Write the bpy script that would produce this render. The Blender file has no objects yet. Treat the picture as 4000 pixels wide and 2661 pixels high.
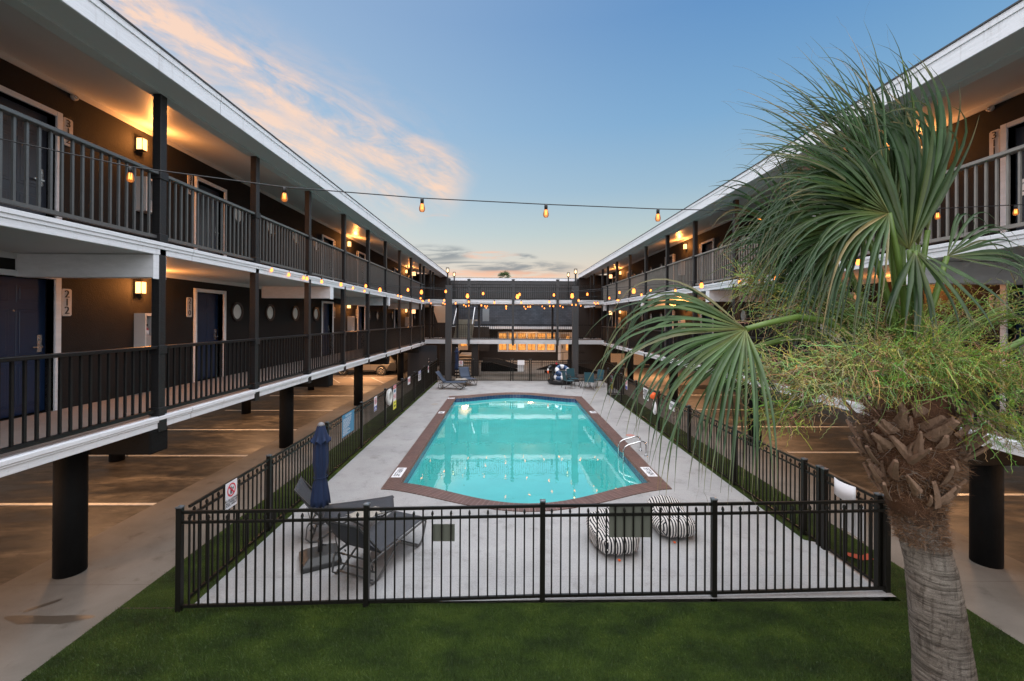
import bpy, math, random
from mathutils import Vector, Matrix, Euler
R=math.radians; PI=math.pi
random.seed(7)
sc=bpy.context.scene
COL=sc.collection
# ------------------------------------------------------------------ helpers
class MB:
    """collects shapes, builds ONE mesh object"""
    def __init__(s): s.v=[]; s.f=[]; s.m=[]; s.sm=[]; s.c=None
    def add(s,vs,fs,mi=0,smooth=False):
        o=len(s.v); s.v+= [tuple(v) for v in vs]
        for f in fs: s.f.append([i+o for i in f]); s.m.append(mi); s.sm.append(smooth)
        return s
    def box(s,x0,x1,y0,y1,z0,z1,mi=0):
        if x0>x1:x0,x1=x1,x0
        if y0>y1:y0,y1=y1,y0
        if z0>z1:z0,z1=z1,z0
        return s.add([(x0,y0,z0),(x1,y0,z0),(x1,y1,z0),(x0,y1,z0),(x0,y0,z1),(x1,y0,z1),(x1,y1,z1),(x0,y1,z1)],
          [(0,3,2,1),(4,5,6,7),(0,1,5,4),(1,2,6,5),(2,3,7,6),(3,0,4,7)],mi)
    def quad(s,a,b,c,d,mi=0): return s.add([a,b,c,d],[(0,1,2,3)],mi)
    def prism(s,poly,z0,z1,mi=0):
        n=len(poly); v=[(x,y,z0) for x,y in poly]+[(x,y,z1) for x,y in poly]
        f=[list(range(n))[::-1],list(range(n,2*n))]+[(i,(i+1)%n,n+(i+1)%n,n+i) for i in range(n)]
        return s.add(v,f,mi)
    def prismX(s,poly,x0,x1,mi=0):   # poly in (y,z), extruded along x
        n=len(poly); v=[(x0,y,z) for y,z in poly]+[(x1,y,z) for y,z in poly]
        f=[list(range(n)),list(range(n,2*n))[::-1]]+[(i,n+i,n+(i+1)%n,(i+1)%n) for i in range(n)]
        return s.add(v,f,mi)
    def prismY(s,poly,y0,y1,mi=0):   # poly in (x,z)
        n=len(poly); v=[(x,y0,z) for x,z in poly]+[(x,y1,z) for x,z in poly]
        f=[list(range(n)),list(range(n,2*n))[::-1]]+[(i,n+i,n+(i+1)%n,(i+1)%n) for i in range(n)]
        return s.add(v,f,mi)
    def tube(s,pts,r,n=8,mi=0,cap=True,smooth=True):
        pts=[Vector(p) for p in pts]; m=len(pts)
        rs=r if isinstance(r,(list,tuple)) else [r]*m
        o=len(s.v); up=None
        for i,p in enumerate(pts):
            t=(pts[min(i+1,m-1)]-pts[max(i-1,0)])
            if t.length<1e-9:t=Vector((0,0,1))
            t.normalize()
            if up is None:
                up=Vector((0,0,1)) if abs(t.z)<.9 else Vector((1,0,0))
            a=t.cross(up)
            if a.length<1e-4:a=t.cross(Vector((0,1,0)))
            a.normalize(); b=a.cross(t).normalized(); up=b
            for k in range(n):
                q=2*PI*k/n+PI/n; s.v.append(tuple(p+(a*math.cos(q)+b*math.sin(q))*rs[i]))
        for i in range(m-1):
            for k in range(n):
                s.f.append([o+i*n+k,o+i*n+(k+1)%n,o+(i+1)*n+(k+1)%n,o+(i+1)*n+k]); s.m.append(mi); s.sm.append(smooth and n>4)
        if cap:
            s.f.append([o+k for k in range(n)][::-1]); s.m.append(mi); s.sm.append(False)
            s.f.append([o+(m-1)*n+k for k in range(n)]); s.m.append(mi); s.sm.append(False)
        return s
    def bar(s,a,b,w,h=None,mi=0):
        # square bar a->b ; w horizontal, h vertical-ish
        h=h or w; a=Vector(a);b=Vector(b);t=(b-a).normalized()
        up=Vector((0,0,1)) if abs(t.z)<.95 else Vector((0,1,0))
        x=t.cross(up).normalized()*w/2; y=x.cross(t).normalized()*h/2
        vs=[a-x-y,a+x-y,a+x+y,a-x+y,b-x-y,b+x-y,b+x+y,b-x+y]
        return s.add(vs,[(0,3,2,1),(4,5,6,7),(0,1,5,4),(1,2,6,5),(2,3,7,6),(3,0,4,7)],mi)
    def cyl(s,c,r,z0,z1,n=24,mi=0,r2=None):
        return s.tube([(c[0],c[1],z0),(c[0],c[1],z1)],[r,r if r2 is None else r2],n,mi)
    def lathe(s,c,prof,n=24,mi=0,smooth=True):
        o=len(s.v)
        for r,z in prof:
            for k in range(n):
                q=2*PI*k/n; s.v.append((c[0]+r*math.cos(q),c[1]+r*math.sin(q),c[2]+z))
        for i in range(len(prof)-1):
            for k in range(n):
                s.f.append([o+i*n+k,o+i*n+(k+1)%n,o+(i+1)*n+(k+1)%n,o+(i+1)*n+k]); s.m.append(mi); s.sm.append(smooth)
        s.f.append([o+k for k in range(n)][::-1]);s.m.append(mi);s.sm.append(False)
        s.f.append([o+(len(prof)-1)*n+k for k in range(n)]);s.m.append(mi);s.sm.append(False)
        return s
    def discX(s,c,r0,r1,x0,x1,n=32,mi=0):  # ring or disc with axis x
        o=len(s.v)
        for k in range(n):
            q=2*PI*k/n
            for r,x in ((r1,x0),(r1,x1),(r0,x1),(r0,x0)):
                s.v.append((x,c[1]+r*math.cos(q),c[2]+r*math.sin(q)))
        for k in range(n):
            for j in range(4):
                s.f.append([o+k*4+j,o+((k+1)%n)*4+j,o+((k+1)%n)*4+(j+1)%4,o+k*4+(j+1)%4]);s.m.append(mi);s.sm.append(False)
        return s
    def torus(s,c,Rr,r,M=None,n=36,m=14,mif=None):
        o=len(s.v); M=M or Matrix.Identity(3); c=Vector(c)
        for i in range(n):
            a=2*PI*i/n
            for j in range(m):
                b=2*PI*j/m
                s.v.append(tuple(c+M@Vector(((Rr+r*math.cos(b))*math.cos(a),(Rr+r*math.cos(b))*math.sin(a),r*math.sin(b)))))
        for i in range(n):
            for j in range(m):
                s.f.append([o+i*m+j,o+((i+1)%n)*m+j,o+((i+1)%n)*m+(j+1)%m,o+i*m+(j+1)%m]);s.m.append(mif(i/n) if mif else 0);s.sm.append(True)
        return s
    def build(s,name,mat,parent=None,loc=None,bevel=0,seg=2):
        me=bpy.data.meshes.new(name)
        off=Vector((0,0,0))
        q=parent
        while q is not None: off=off+Vector(q.location); q=q.parent
        if loc is not None: off=off+Vector(loc)
        me.from_pydata([(v[0]-off[0],v[1]-off[1],v[2]-off[2]) for v in s.v],[],s.f)
        mats=mat if isinstance(mat,(list,tuple)) else [mat]
        for m_ in mats: me.materials.append(m_)
        me.polygons.foreach_set('material_index',s.m)
        me.polygons.foreach_set('use_smooth',s.sm)
        me.update()
        o=bpy.data.objects.new(name,me); COL.objects.link(o)
        if parent: o.parent=parent
        if loc is not None: o.location=loc
        if bevel:
            b=o.modifiers.new('bevel','BEVEL'); b.width=bevel; b.segments=seg; b.limit_method='ANGLE'
        return o
def empty(name,loc,label=None,cat=None,group=None,rz=0):
    o=bpy.data.objects.new(name,None); COL.objects.link(o); o.location=loc; o.rotation_euler=(0,0,rz)
    o.empty_display_size=.1
    return tag(o,label,cat,group)
def tag(o,label=None,cat=None,group=None,kind=None):
    if label:o['label']=label
    if cat:o['category']=cat
    if group:o['group']=group
    if kind:o['kind']=kind
    return o
def children(o): return [c for c in bpy.data.objects if c.parent==o]
def copy_tree(o,parent=None,loc=None,rz=None,label=None):
    kids=children(o)
    c=o.copy(); COL.objects.link(c)
    if parent: c.parent=parent
    if loc is not None:c.location=loc
    if rz is not None:c.rotation_euler=(0,0,rz)
    if label:c['label']=label
    for k in kids: copy_tree(k,c)
    return c
def text(s,size,mat,parent,loc,rot,name='lettering',align='CENTER',ext=.001,sp=1.0):
    cu=bpy.data.curves.new(name,'FONT'); cu.body=s; cu.size=size; cu.align_x=align; cu.align_y='CENTER'; cu.extrude=ext; cu.space_line=sp
    cu.materials.append(mat)
    o=bpy.data.objects.new(name,cu); COL.objects.link(o)
    off=Vector((0,0,0)); q=parent
    while q is not None: off=off+Vector(q.location); q=q.parent
    o.parent=parent; o.location=Vector(loc)-off; o.rotation_euler=rot
    return o
# ------------------------------------------------------------------ materials
def N(nt,t,**k):
    n=nt.nodes.new(t)
    for a,b in k.items():
        if a.startswith('i_'): n.inputs[a[2:].replace('_',' ')].default_value=b
        else: setattr(n,a,b)
    return n
def mat(name,col,rough=.6,metal=0,noise=None,bump=None,spec=.5,col2=None,emit=None,es=0,coat=0,alpha=None,stretch=(1,1,1),detail=6,trans=None):
    m=bpy.data.materials.new(name); m.use_nodes=True; nt=m.node_tree; b=nt.nodes['Principled BSDF']; L=nt.links
    b.inputs['Base Color'].default_value=(*col,1); b.inputs['Roughness'].default_value=rough; b.inputs['Metallic'].default_value=metal
    b.inputs['Specular IOR Level'].default_value=spec
    if coat: b.inputs['Coat Weight'].default_value=coat
    if emit: b.inputs['Emission Color'].default_value=(*emit,1); b.inputs['Emission Strength'].default_value=es
    if noise or bump:
        tc=N(nt,'ShaderNodeNewGeometry'); mp=N(nt,'ShaderNodeMapping'); mp.inputs['Scale'].default_value=stretch
        L.new(tc.outputs['Position'],mp.inputs[0])
    if noise:
        sc_,amt=noise
        c2=col2 or tuple(c*.6 for c in col)
        n=N(nt,'ShaderNodeTexNoise'); n.inputs['Scale'].default_value=sc_; n.inputs['Detail'].default_value=detail; n.inputs['Roughness'].default_value=.6
        L.new(mp.outputs[0],n.inputs['Vector'])
        r=N(nt,'ShaderNodeValToRGB'); r.color_ramp.elements[0].position=.5-.5*amt; r.color_ramp.elements[1].position=.5+.5*amt
        r.color_ramp.elements[0].color=(*c2,1); r.color_ramp.elements[1].color=(*col,1)
        L.new(n.outputs['Fac'],r.inputs[0]); L.new(r.outputs[0],b.inputs['Base Color'])
    if bump:
        sc_,st=bump
        n2=N(nt,'ShaderNodeTexNoise'); n2.inputs['Scale'].default_value=sc_; n2.inputs['Detail'].default_value=4
        L.new(mp.outputs[0],n2.inputs['Vector'])
        bp=N(nt,'ShaderNodeBump'); bp.inputs['Strength'].default_value=st; bp.inputs['Distance'].default_value=.01
        L.new(n2.outputs['Fac'],bp.inputs['Height']); L.new(bp.outputs[0],b.inputs['Normal'])
    return m
def emis(name,col,s,sample=True):
    m=bpy.data.materials.new(name); m.use_nodes=True; nt=m.node_tree; nt.nodes.clear()
    e=N(nt,'ShaderNodeEmission'); e.inputs[0].default_value=(*col,1); e.inputs[1].default_value=s
    o=N(nt,'ShaderNodeOutputMaterial'); nt.links.new(e.outputs[0],o.inputs[0])
    if not sample:
        try:m.cycles.emission_sampling='NONE'
        except Exception:pass
    return m
M={}
M['white']=mat('white_paint',(.82,.83,.86),.55,noise=(6,.8),col2=(.60,.61,.63),bump=(40,.25),stretch=(1,.25,3))
M['fascia']=mat('fascia_paint',(.86,.87,.90),.42,noise=(3,.7),col2=(.72,.73,.75),bump=(25,.6),stretch=(2,.35,9))
M['soffit']=mat('soffit_paint',(.60,.60,.605),.40,noise=(1.2,.9),col2=(.50,.50,.505),bump=(14,.25),stretch=(1,.3,1))
M['wall']=mat('dark_stucco',(.0245,.0235,.0235),.75,noise=(2.5,.9),col2=(.016,.0152,.015),bump=(70,.6),spec=.12)
M['rail3']=mat('rail_paint_lit_tone',(.24,.225,.205),.4,noise=(10,.7),col2=(.17,.16,.145),bump=(30,.2),spec=.6)  # lighter rail paint: the light on the right balcony is put into its colour
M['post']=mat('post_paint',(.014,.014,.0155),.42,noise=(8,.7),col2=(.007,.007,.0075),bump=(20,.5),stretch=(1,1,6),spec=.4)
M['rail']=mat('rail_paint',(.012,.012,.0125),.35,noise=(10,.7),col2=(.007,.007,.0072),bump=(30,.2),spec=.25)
M['rail2']=mat('rail_paint_skylit_tone',(.085,.09,.093),.33,noise=(10,.7),col2=(.055,.058,.058),bump=(30,.2),spec=.8)  # rail paint lightened, the skylight it catches is painted into the colour
M['black']=mat('black_metal',(.007,.0065,.005),.42,bump=(60,.08),spec=.22)
M['column']=mat('column_paint',(.008,.008,.008),.7,noise=(2.5,.8),col2=(.004,.004,.004),bump=(50,.4),spec=.15)
M['floor2']=mat('walkway_concrete',(.30,.27,.255),.8,noise=(3,.9),col2=(.21,.19,.18),bump=(60,.3))
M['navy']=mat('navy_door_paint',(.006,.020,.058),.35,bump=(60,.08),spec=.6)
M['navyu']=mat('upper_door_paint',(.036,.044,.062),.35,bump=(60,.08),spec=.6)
M['steel']=mat('brushed_steel',(.55,.55,.56),.25,1)
M['pane']=mat('porthole_glass',(.72,.73,.70),.30,noise=(3,.9),col2=(.62,.63,.61),coat=.5)
M['bronze']=mat('dark_bronze',(.05,.035,.025),.4,.6)
M['plaque']=mat('plaque_board',(.62,.58,.56),.6,noise=(20,.8),col2=(.45,.42,.40))
M['digit']=mat('digit_metal',(.05,.045,.04),.35,.4)
M['box']=mat('cabinet_white',(.62,.62,.62),.35,spec=.5)
M['boxin']=mat('cabinet_inside',(.34,.34,.34),.4)
M['red']=mat('red_paint',(.5,.02,.03),.3)
M['signw']=mat('sign_white',(.75,.75,.78),.45)
M['signred']=mat('sign_red',(.6,.02,.05),.5)
M['signblk']=mat('sign_black',(.01,.01,.012),.5)
M['signblue']=mat('sign_blue',(.045,.20,.36),.45)
M['signnavy']=mat('sign_navy',(.03,.05,.30),.45)
M['yellow']=mat('sign_yellow',(.75,.72,.03),.45)
M['cap']=mat('post_cap',(.10,.11,.12),.35,.3)
M['bulbcap']=mat('bulb_socket',(.01,.01,.01),.5)
M['wire']=mat('wire_black',(.012,.012,.014),.5)
M['ring']=mat('ring_white',(.70,.70,.68),.6,noise=(8,.8),col2=(.5,.48,.45))
M['orange']=mat('orange_float',(.85,.12,.02),.5)
M['cord']=mat('cord_white',(.7,.72,.75),.8)
M['umbrella']=mat('umbrella_navy',(.006,.020,.068),.85,noise=(6,.8),col2=(.003,.012,.042),bump=(120,.2),stretch=(1,1,.4))
M['base']=mat('base_plastic',(.035,.036,.034),.45,noise=(12,.8),col2=(.02,.02,.02))
M['sling']=mat('sling_fabric',(.035,.038,.046),.7,bump=(200,.3),noise=(30,.5),col2=(.025,.027,.033))
M['slingb']=mat('sling_fabric_blue',(.035,.055,.095),.7,bump=(200,.3))
M['chairteal']=mat('chair_teal',(.015,.075,.10),.6,bump=(100,.2))
M['table']=mat('table_top',(.03,.022,.02),.4)
M['frame']=mat('frame_grey',(.045,.046,.045),.4)
M['towel']=mat('towel_cloth',(.42,.38,.33),.95,bump=(90,.8),noise=(25,.6),col2=(.25,.23,.2))
M['vinylb']=mat('black_vinyl',(.008,.008,.009),.18,spec=.7)
M['vinylw']=mat('white_vinyl',(.70,.72,.75),.22)
M['vinyln']=mat('navy_vinyl',(.012,.05,.14),.22)
M['brick']=None
M['chrome']=mat('chrome_tube',(.6,.6,.6),.12,1)
M['tyre']=mat('tyre_rubber',(.012,.012,.012),.8)
M['rim']=mat('alloy_rim',(.65,.6,.5),.25,.8)
M['carbody']=mat('car_paint',(.22,.20,.17),.3,.5,coat=.6)
M['carblack']=mat('car_plastic',(.012,.012,.012),.5)
M['carglass']=mat('car_glass',(.01,.012,.014),.08)
M['conc']=mat('concrete_tan',(.40,.36,.315),.85,noise=(1.3,.9),col2=(.26,.235,.205),bump=(40,.35),detail=10)
M['concw']=mat('concrete_warm',(.42,.35,.28),.85,noise=(1.0,.9),col2=(.30,.25,.20),bump=(40,.3),detail=10)
M['line']=mat('road_paint',(.85,.84,.80),.7,noise=(9,.6),col2=(.55,.53,.50))
M['siding']=mat('charcoal_siding',(.055,.055,.058),.6,noise=(3,.8),col2=(.035,.035,.037),stretch=(3,1,.4))
M['warmwall']=mat('brown_wall',(.017,.0135,.0125),.7,noise=(2,.8),col2=(.010,.008,.0075),bump=(60,.4))
M['tan']=mat('tan_door',(.65,.52,.38),.5,noise=(2,.8),col2=(.55,.42,.3))
M['glow']=emis('lamp_glow',(1,.55,.20),3.6)
M['glow2']=emis('lamp_core',(1,.72,.38),26)
M['exit']=emis('exit_sign_face',(1,.50,.22),3.0,False)
M['exitred']=mat('exit_red',(.7,.03,.01),.5,emit=(1,.05,.01),es=.8)
M['bulb_unused']=emis('bulb_glow',(1,.26,.04),16,False)
M['bulbhot']=emis('bulb_filament',(1,.36,.08),5,False)
M['lant']=emis('lantern_glow',(1,.55,.22),5,False)
M['seasoncone']=mat('red_leaf',(.35,.05,.02),.7)
M['towelr']=M['towel']

# noisy detail materials built by hand
def node_mat(name):
    m=bpy.data.materials.new(name); m.use_nodes=True; nt=m.node_tree; return m,nt,nt.nodes['Principled BSDF'],nt.links
def ramp(nt,stops):
    r=N(nt,'ShaderNodeValToRGB'); e=r.color_ramp.elements
    e[0].position=stops[0][0];e[0].color=(*stops[0][1],1)
    e[1].position=stops[-1][0];e[1].color=(*stops[-1][1],1)
    for p,c in stops[1:-1]:
        q=e.new(p);q.color=(*c,1)
    return r
def pos(nt,scale=(1,1,1)):
    g=N(nt,'ShaderNodeNewGeometry'); mp=N(nt,'ShaderNodeMapping'); mp.inputs['Scale'].default_value=scale
    nt.links.new(g.outputs['Position'],mp.inputs[0]); return mp.outputs[0]
def nz(nt,vec,s,d=6,r=.6,dist=0):
    n=N(nt,'ShaderNodeTexNoise'); n.inputs['Scale'].default_value=s; n.inputs['Detail'].default_value=d; n.inputs['Roughness'].default_value=r; n.inputs['Distortion'].default_value=dist
    nt.links.new(vec,n.inputs['Vector']); return n.outputs['Fac']
def mixc(nt,fac,a,b,mode='MIX'):
    m=N(nt,'ShaderNodeMix',data_type='RGBA',blend_type=mode)
    for i,v in ((0,fac),(6,a),(7,b)):
        if isinstance(v,(int,float)): m.inputs[i].default_value=v
        elif isinstance(v,tuple): m.inputs[i].default_value=(*v,1)
        else: nt.links.new(v,m.inputs[i])
    return m.outputs[2]
def mth(nt,op,a,b=None,c=None,clamp=False):
    m=N(nt,'ShaderNodeMath',operation=op,use_clamp=clamp)
    for i,v in enumerate((a,b,c)):
        if v is None: continue
        if isinstance(v,(int,float)): m.inputs[i].default_value=v
        else: nt.links.new(v,m.inputs[i])
    return m.outputs[0]
def bumpn(nt,h,st,dist=.01):
    b=N(nt,'ShaderNodeBump'); b.inputs['Strength'].default_value=st; b.inputs['Distance'].default_value=dist; nt.links.new(h,b.inputs['Height']); return b.outputs[0]
def sep(nt,vec):
    s_=N(nt,'ShaderNodeSeparateXYZ'); nt.links.new(vec,s_.inputs[0]); return s_.outputs
def smooth(nt,x,a,b):
    m=N(nt,'ShaderNodeMapRange',interpolation_type='SMOOTHSTEP'); nt.links.new(x,m.inputs[0]); m.inputs[1].default_value=a; m.inputs[2].default_value=b; return m.outputs[0]
# turf
m,nt,b,L=node_mat('artificial_turf')
p=pos(nt); p2=pos(nt,(1,1.6,1))
f1=nz(nt,p2,1.6,4,.6); f2=nz(nt,p,130,3,.7); f3=nz(nt,p,9,4)
r1=ramp(nt,[(.32,(.013,.028,.003)),(.52,(.029,.056,.005)),(.70,(.052,.086,.009))]); L.new(f1,r1.inputs[0])
r2=ramp(nt,[(.3,(.45,.45,.45)),(.62,(1.25,1.25,1.2))]); L.new(f2,r2.inputs[0])
c=mixc(nt,1.0,r1.outputs[0],r2.outputs[0],'MULTIPLY')
L.new(c,b.inputs['Base Color']); b.inputs['Roughness'].default_value=.85; b.inputs['Specular IOR Level'].default_value=.2
L.new(bumpn(nt,f2,1.0,.03),b.inputs['Normal']); M['turf']=m
m,nt,b,L=node_mat('turf_blades')
p=pos(nt,(1,1.6,1)); f1=nz(nt,p,1.6,4,.6); f2=nz(nt,pos(nt),60,2)
r1=ramp(nt,[(.32,(.016,.035,.003)),(.52,(.038,.072,.006)),(.70,(.066,.106,.011))]); L.new(f1,r1.inputs[0])
r2=ramp(nt,[(.3,(.5,.5,.5)),(.65,(1.4,1.35,1.2))]); L.new(f2,r2.inputs[0])
L.new(mixc(nt,1.0,r1.outputs[0],r2.outputs[0],'MULTIPLY'),b.inputs['Base Color']); b.inputs['Roughness'].default_value=.6; M['blade']=m
# pool deck
m,nt,b,L=node_mat('pool_deck_coating')
p=pos(nt); f1=nz(nt,p,.7,8,.65); f2=nz(nt,p,55,3,.6); f3=nz(nt,p,2.2,6,.7)
r1=ramp(nt,[(.25,(.25,.247,.246)),(.55,(.345,.341,.34)),(.8,(.38,.376,.374))]); L.new(f1,r1.inputs[0])
r3=ramp(nt,[(.30,(.72,.71,.69)),(.46,(1,1,1))]); L.new(f3,r3.inputs[0])
r2=ramp(nt,[(.3,(.80,.80,.80)),(.6,(1.04,1.04,1.04))]); L.new(f2,r2.inputs[0])
c=mixc(nt,1,mixc(nt,1,r1.outputs[0],r3.outputs[0],'MULTIPLY'),r2.outputs[0],'MULTIPLY')
s_=sep(nt,p); wob=mth(nt,'MULTIPLY',nz(nt,p,1.5,4),.05)
def jl(co,sp,off,wd): return mth(nt,'GREATER_THAN',mth(nt,'ABSOLUTE',mth(nt,'SUBTRACT',mth(nt,'FRACT',mth(nt,'DIVIDE',mth(nt,'ADD',mth(nt,'ADD',co,off),wob),sp)),.5)),.5-wd/sp)
c=mixc(nt,mth(nt,'MULTIPLY',jl(s_[1],3.05,.05,.0035),.6),c,(.16,.155,.15)); c=mixc(nt,mth(nt,'MULTIPLY',jl(s_[0],6.1,2.6,.0025),.45),c,(.18,.175,.17))
vo=N(nt,'ShaderNodeTexVoronoi',feature='F1'); vo.inputs['Scale'].default_value=1.3; L.new(p,vo.inputs['Vector']); c=mixc(nt,mth(nt,'MULTIPLY',mth(nt,'LESS_THAN',vo.outputs['Distance'],.022),.8),c,(.07,.065,.06))
L.new(c,b.inputs['Base Color']); b.inputs['Roughness'].default_value=.7
L.new(bumpn(nt,f2,.6,.012),b.inputs['Normal']); M['deck']=m
# asphalt : dark, worn, streaky and slightly glossy
m,nt,b,L=node_mat('sealed_asphalt')
p=pos(nt,(.5,1.6,1)); f1=nz(nt,p,1.1,8,.65,.6); f2=nz(nt,pos(nt),90,3); f3=nz(nt,pos(nt,(.6,1.3,1)),5,6,.6,.3)
r1=ramp(nt,[(.36,(.018,.016,.014)),(.47,(.045,.039,.032)),(.56,(.085,.074,.060)),(.68,(.17,.15,.12))]); L.new(f1,r1.inputs[0])
r3=ramp(nt,[(.35,(.55,.55,.55)),(.6,(1.35,1.35,1.35))]); L.new(f3,r3.inputs[0])
vo=N(nt,'ShaderNodeTexVoronoi',feature='F1'); vo.inputs['Scale'].default_value=.75; L.new(pos(nt),vo.inputs['Vector']); f9=nz(nt,pos(nt),7,4)
sp=smooth(nt,mth(nt,'ADD',vo.outputs['Distance'],mth(nt,'MULTIPLY',f9,.22)),.30,.20)
ca=mixc(nt,1,r1.outputs[0],r3.outputs[0],'MULTIPLY'); ca=mixc(nt,mth(nt,'MULTIPLY',sp,.75),ca,(.012,.011,.010))
L.new(ca,b.inputs['Base Color'])
rr=ramp(nt,[(.3,(.42,.42,.42)),(.7,(.75,.75,.75))]); L.new(f1,rr.inputs[0]); L.new(rr.outputs[0],b.inputs['Roughness'])
b.inputs['Specular IOR Level'].default_value=.35
L.new(bumpn(nt,f2,.35,.01),b.inputs['Normal']); M['asphalt']=m
# sidewalk concrete with stains
m,nt,b,L=node_mat('sidewalk_concrete')
p=pos(nt); f1=nz(nt,p,.8,9,.6,.4); f2=nz(nt,p,60,3); f3=nz(nt,p,3.4,6,.62)
r1=ramp(nt,[(.28,(.095,.087,.074)),(.5,(.150,.136,.117)),(.72,(.195,.178,.155))]); L.new(f1,r1.inputs[0])
r3=ramp(nt,[(.24,(.62,.58,.54)),(.42,(1,1,1))]); L.new(f3,r3.inputs[0])
c=mixc(nt,1,r1.outputs[0],r3.outputs[0],'MULTIPLY')
s_=sep(nt,p)
# expansion joints every 3 m along Y
jm=mth(nt,'ABSOLUTE',mth(nt,'SUBTRACT',mth(nt,'FRACT',mth(nt,'DIVIDE',mth(nt,'ADD',s_[1],.10),6.0)),.5))
jm=mth(nt,'LESS_THAN',mth(nt,'SUBTRACT',.5,jm),.0014)
c=mixc(nt,jm,c,(.12,.105,.09))
L.new(c,b.inputs['Base Color']); b.inputs['Roughness'].default_value=.75
L.new(bumpn(nt,f2,.4,.01),b.inputs['Normal']); M['sidewalk']=m
M['stain']=mat('wet_stain',(.085,.068,.052),.45,noise=(3,.8),col2=(.065,.052,.04))
m,nt,b,L=node_mat('weathered_fascia')
p=pos(nt); s_=sep(nt,p); fa=nz(nt,pos(nt,(1,2.2,30)),1.0,6,.65,.4); fb=nz(nt,pos(nt,(1,9,.8)),1.0,5,.7); fc=nz(nt,pos(nt,(3,7,45)),1.0,5,.6)
r1=ramp(nt,[(.28,(.66,.675,.70)),(.52,(.75,.765,.80))]); L.new(fa,r1.inputs[0]); r2=ramp(nt,[(.30,(.62,.60,.57)),(.44,(1,1,1))]); L.new(fb,r2.inputs[0])
c=mixc(nt,1,r1.outputs[0],mixc(nt,.4,(1,1,1),r2.outputs[0]),'MULTIPLY')
def jj(co,sp,wd): return mth(nt,'GREATER_THAN',mth(nt,'ABSOLUTE',mth(nt,'SUBTRACT',mth(nt,'FRACT',mth(nt,'DIVIDE',co,sp)),.5)),.5-wd/sp)
c=mixc(nt,mth(nt,'MULTIPLY',jj(mth(nt,'ADD',s_[1],.35),3.66,.006),.65),c,(.2,.2,.2))
L.new(c,b.inputs['Base Color']); b.inputs['Roughness'].default_value=.45; L.new(bumpn(nt,mth(nt,'ADD',fc,fa),.3,.01),b.inputs['Normal']); M['fascia']=m
# pool coping bricks: object uv via generated attribute "u"
def brickmat(name,attr=True):
    m,nt,b,L=node_mat(name)
    uv=N(nt,'ShaderNodeUVMap'); uv.uv_map='UVMap'
    br=N(nt,'ShaderNodeTexBrick'); L.new(uv.outputs[0],br.inputs['Vector'])
    br.inputs['Scale'].default_value=1; br.inputs['Brick Width'].default_value=.105; br.inputs['Row Height'].default_value=1.5; br.inputs['Mortar Size'].default_value=.0035
    br.offset=0
    br.inputs['Color1'].default_value=(.095,.047,.036,1); br.inputs['Color2'].default_value=(.13,.066,.052,1); br.inputs['Mortar'].default_value=(.30,.22,.19,1)
    f=nz(nt,pos(nt),12,5); r=ramp(nt,[(.3,(.72,.72,.72)),(.7,(1.15,1.15,1.15))]); L.new(f,r.inputs[0])
    L.new(mixc(nt,1,br.outputs['Color'],r.outputs[0],'MULTIPLY'),b.inputs['Base Color']); b.inputs['Roughness'].default_value=.45
    L.new(bumpn(nt,nz(nt,pos(nt),40,3),.3,.006),b.inputs['Normal'])
    return m
M['brick']=brickmat('brick_coping')
# waterline tile
m,nt,b,L=node_mat('waterline_tile')
br=N(nt,'ShaderNodeTexBrick'); uv=N(nt,'ShaderNodeUVMap'); uv.uv_map='UVMap'; L.new(uv.outputs[0],br.inputs['Vector'])
br.offset=0; br.inputs['Scale'].default_value=1; br.inputs['Brick Width'].default_value=.15; br.inputs['Row Height'].default_value=.15; br.inputs['Mortar Size'].default_value=.004
br.inputs['Color1'].default_value=(.012,.035,.11,1); br.inputs['Color2'].default_value=(.02,.05,.15,1); br.inputs['Mortar'].default_value=(.2,.25,.3,1)
L.new(br.outputs[0],b.inputs['Base Color']); b.inputs['Roughness'].default_value=.2; M['tile']=m
# pool plaster, with a turquoise glow added though it is no lamp
m,nt,b,L=node_mat('glowing_pool_plaster')
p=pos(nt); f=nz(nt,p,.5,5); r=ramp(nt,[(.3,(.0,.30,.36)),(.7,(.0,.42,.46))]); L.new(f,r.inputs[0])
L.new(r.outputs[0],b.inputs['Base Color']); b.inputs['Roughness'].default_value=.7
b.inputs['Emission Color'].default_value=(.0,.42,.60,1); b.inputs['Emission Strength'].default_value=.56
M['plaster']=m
# water surface : transparent tint + fresnel gloss
m,nt,b,L=node_mat('pool_water'); nt.nodes.remove(b); out=nt.nodes['Material Output']
p=pos(nt,(1,.8,1)); h1=nz(nt,p,2.6,3,.5,.3); h2=nz(nt,p,11,2,.5); h=mth(nt,'ADD',h1,mth(nt,'MULTIPLY',h2,.22))
bn=bumpn(nt,h,.26,.006)
tr=N(nt,'ShaderNodeBsdfTransparent'); tr.inputs[0].default_value=(.30,.95,.98,1)
gl=N(nt,'ShaderNodeBsdfGlossy'); gl.inputs['Roughness'].default_value=.015; gl.inputs['Color'].default_value=(1,1,1,1); L.new(bn,gl.inputs['Normal'])
fr=N(nt,'ShaderNodeFresnel'); fr.inputs[0].default_value=1.40; L.new(bn,fr.inputs[1])
fk=mth(nt,'MINIMUM',mth(nt,'MULTIPLY',fr.outputs[0],2.6),.85); cc_=N(nt,'ShaderNodeCombineColor'); [L.new(fk,cc_.inputs[i]) for i in range(3)]; L.new(cc_.outputs[0],gl.inputs['Color'])
mx=N(nt,'ShaderNodeAddShader'); L.new(tr.outputs[0],mx.inputs[0]); L.new(gl.outputs[0],mx.inputs[1]); L.new(mx.outputs[0],out.inputs[0])
M['water']=m
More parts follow.
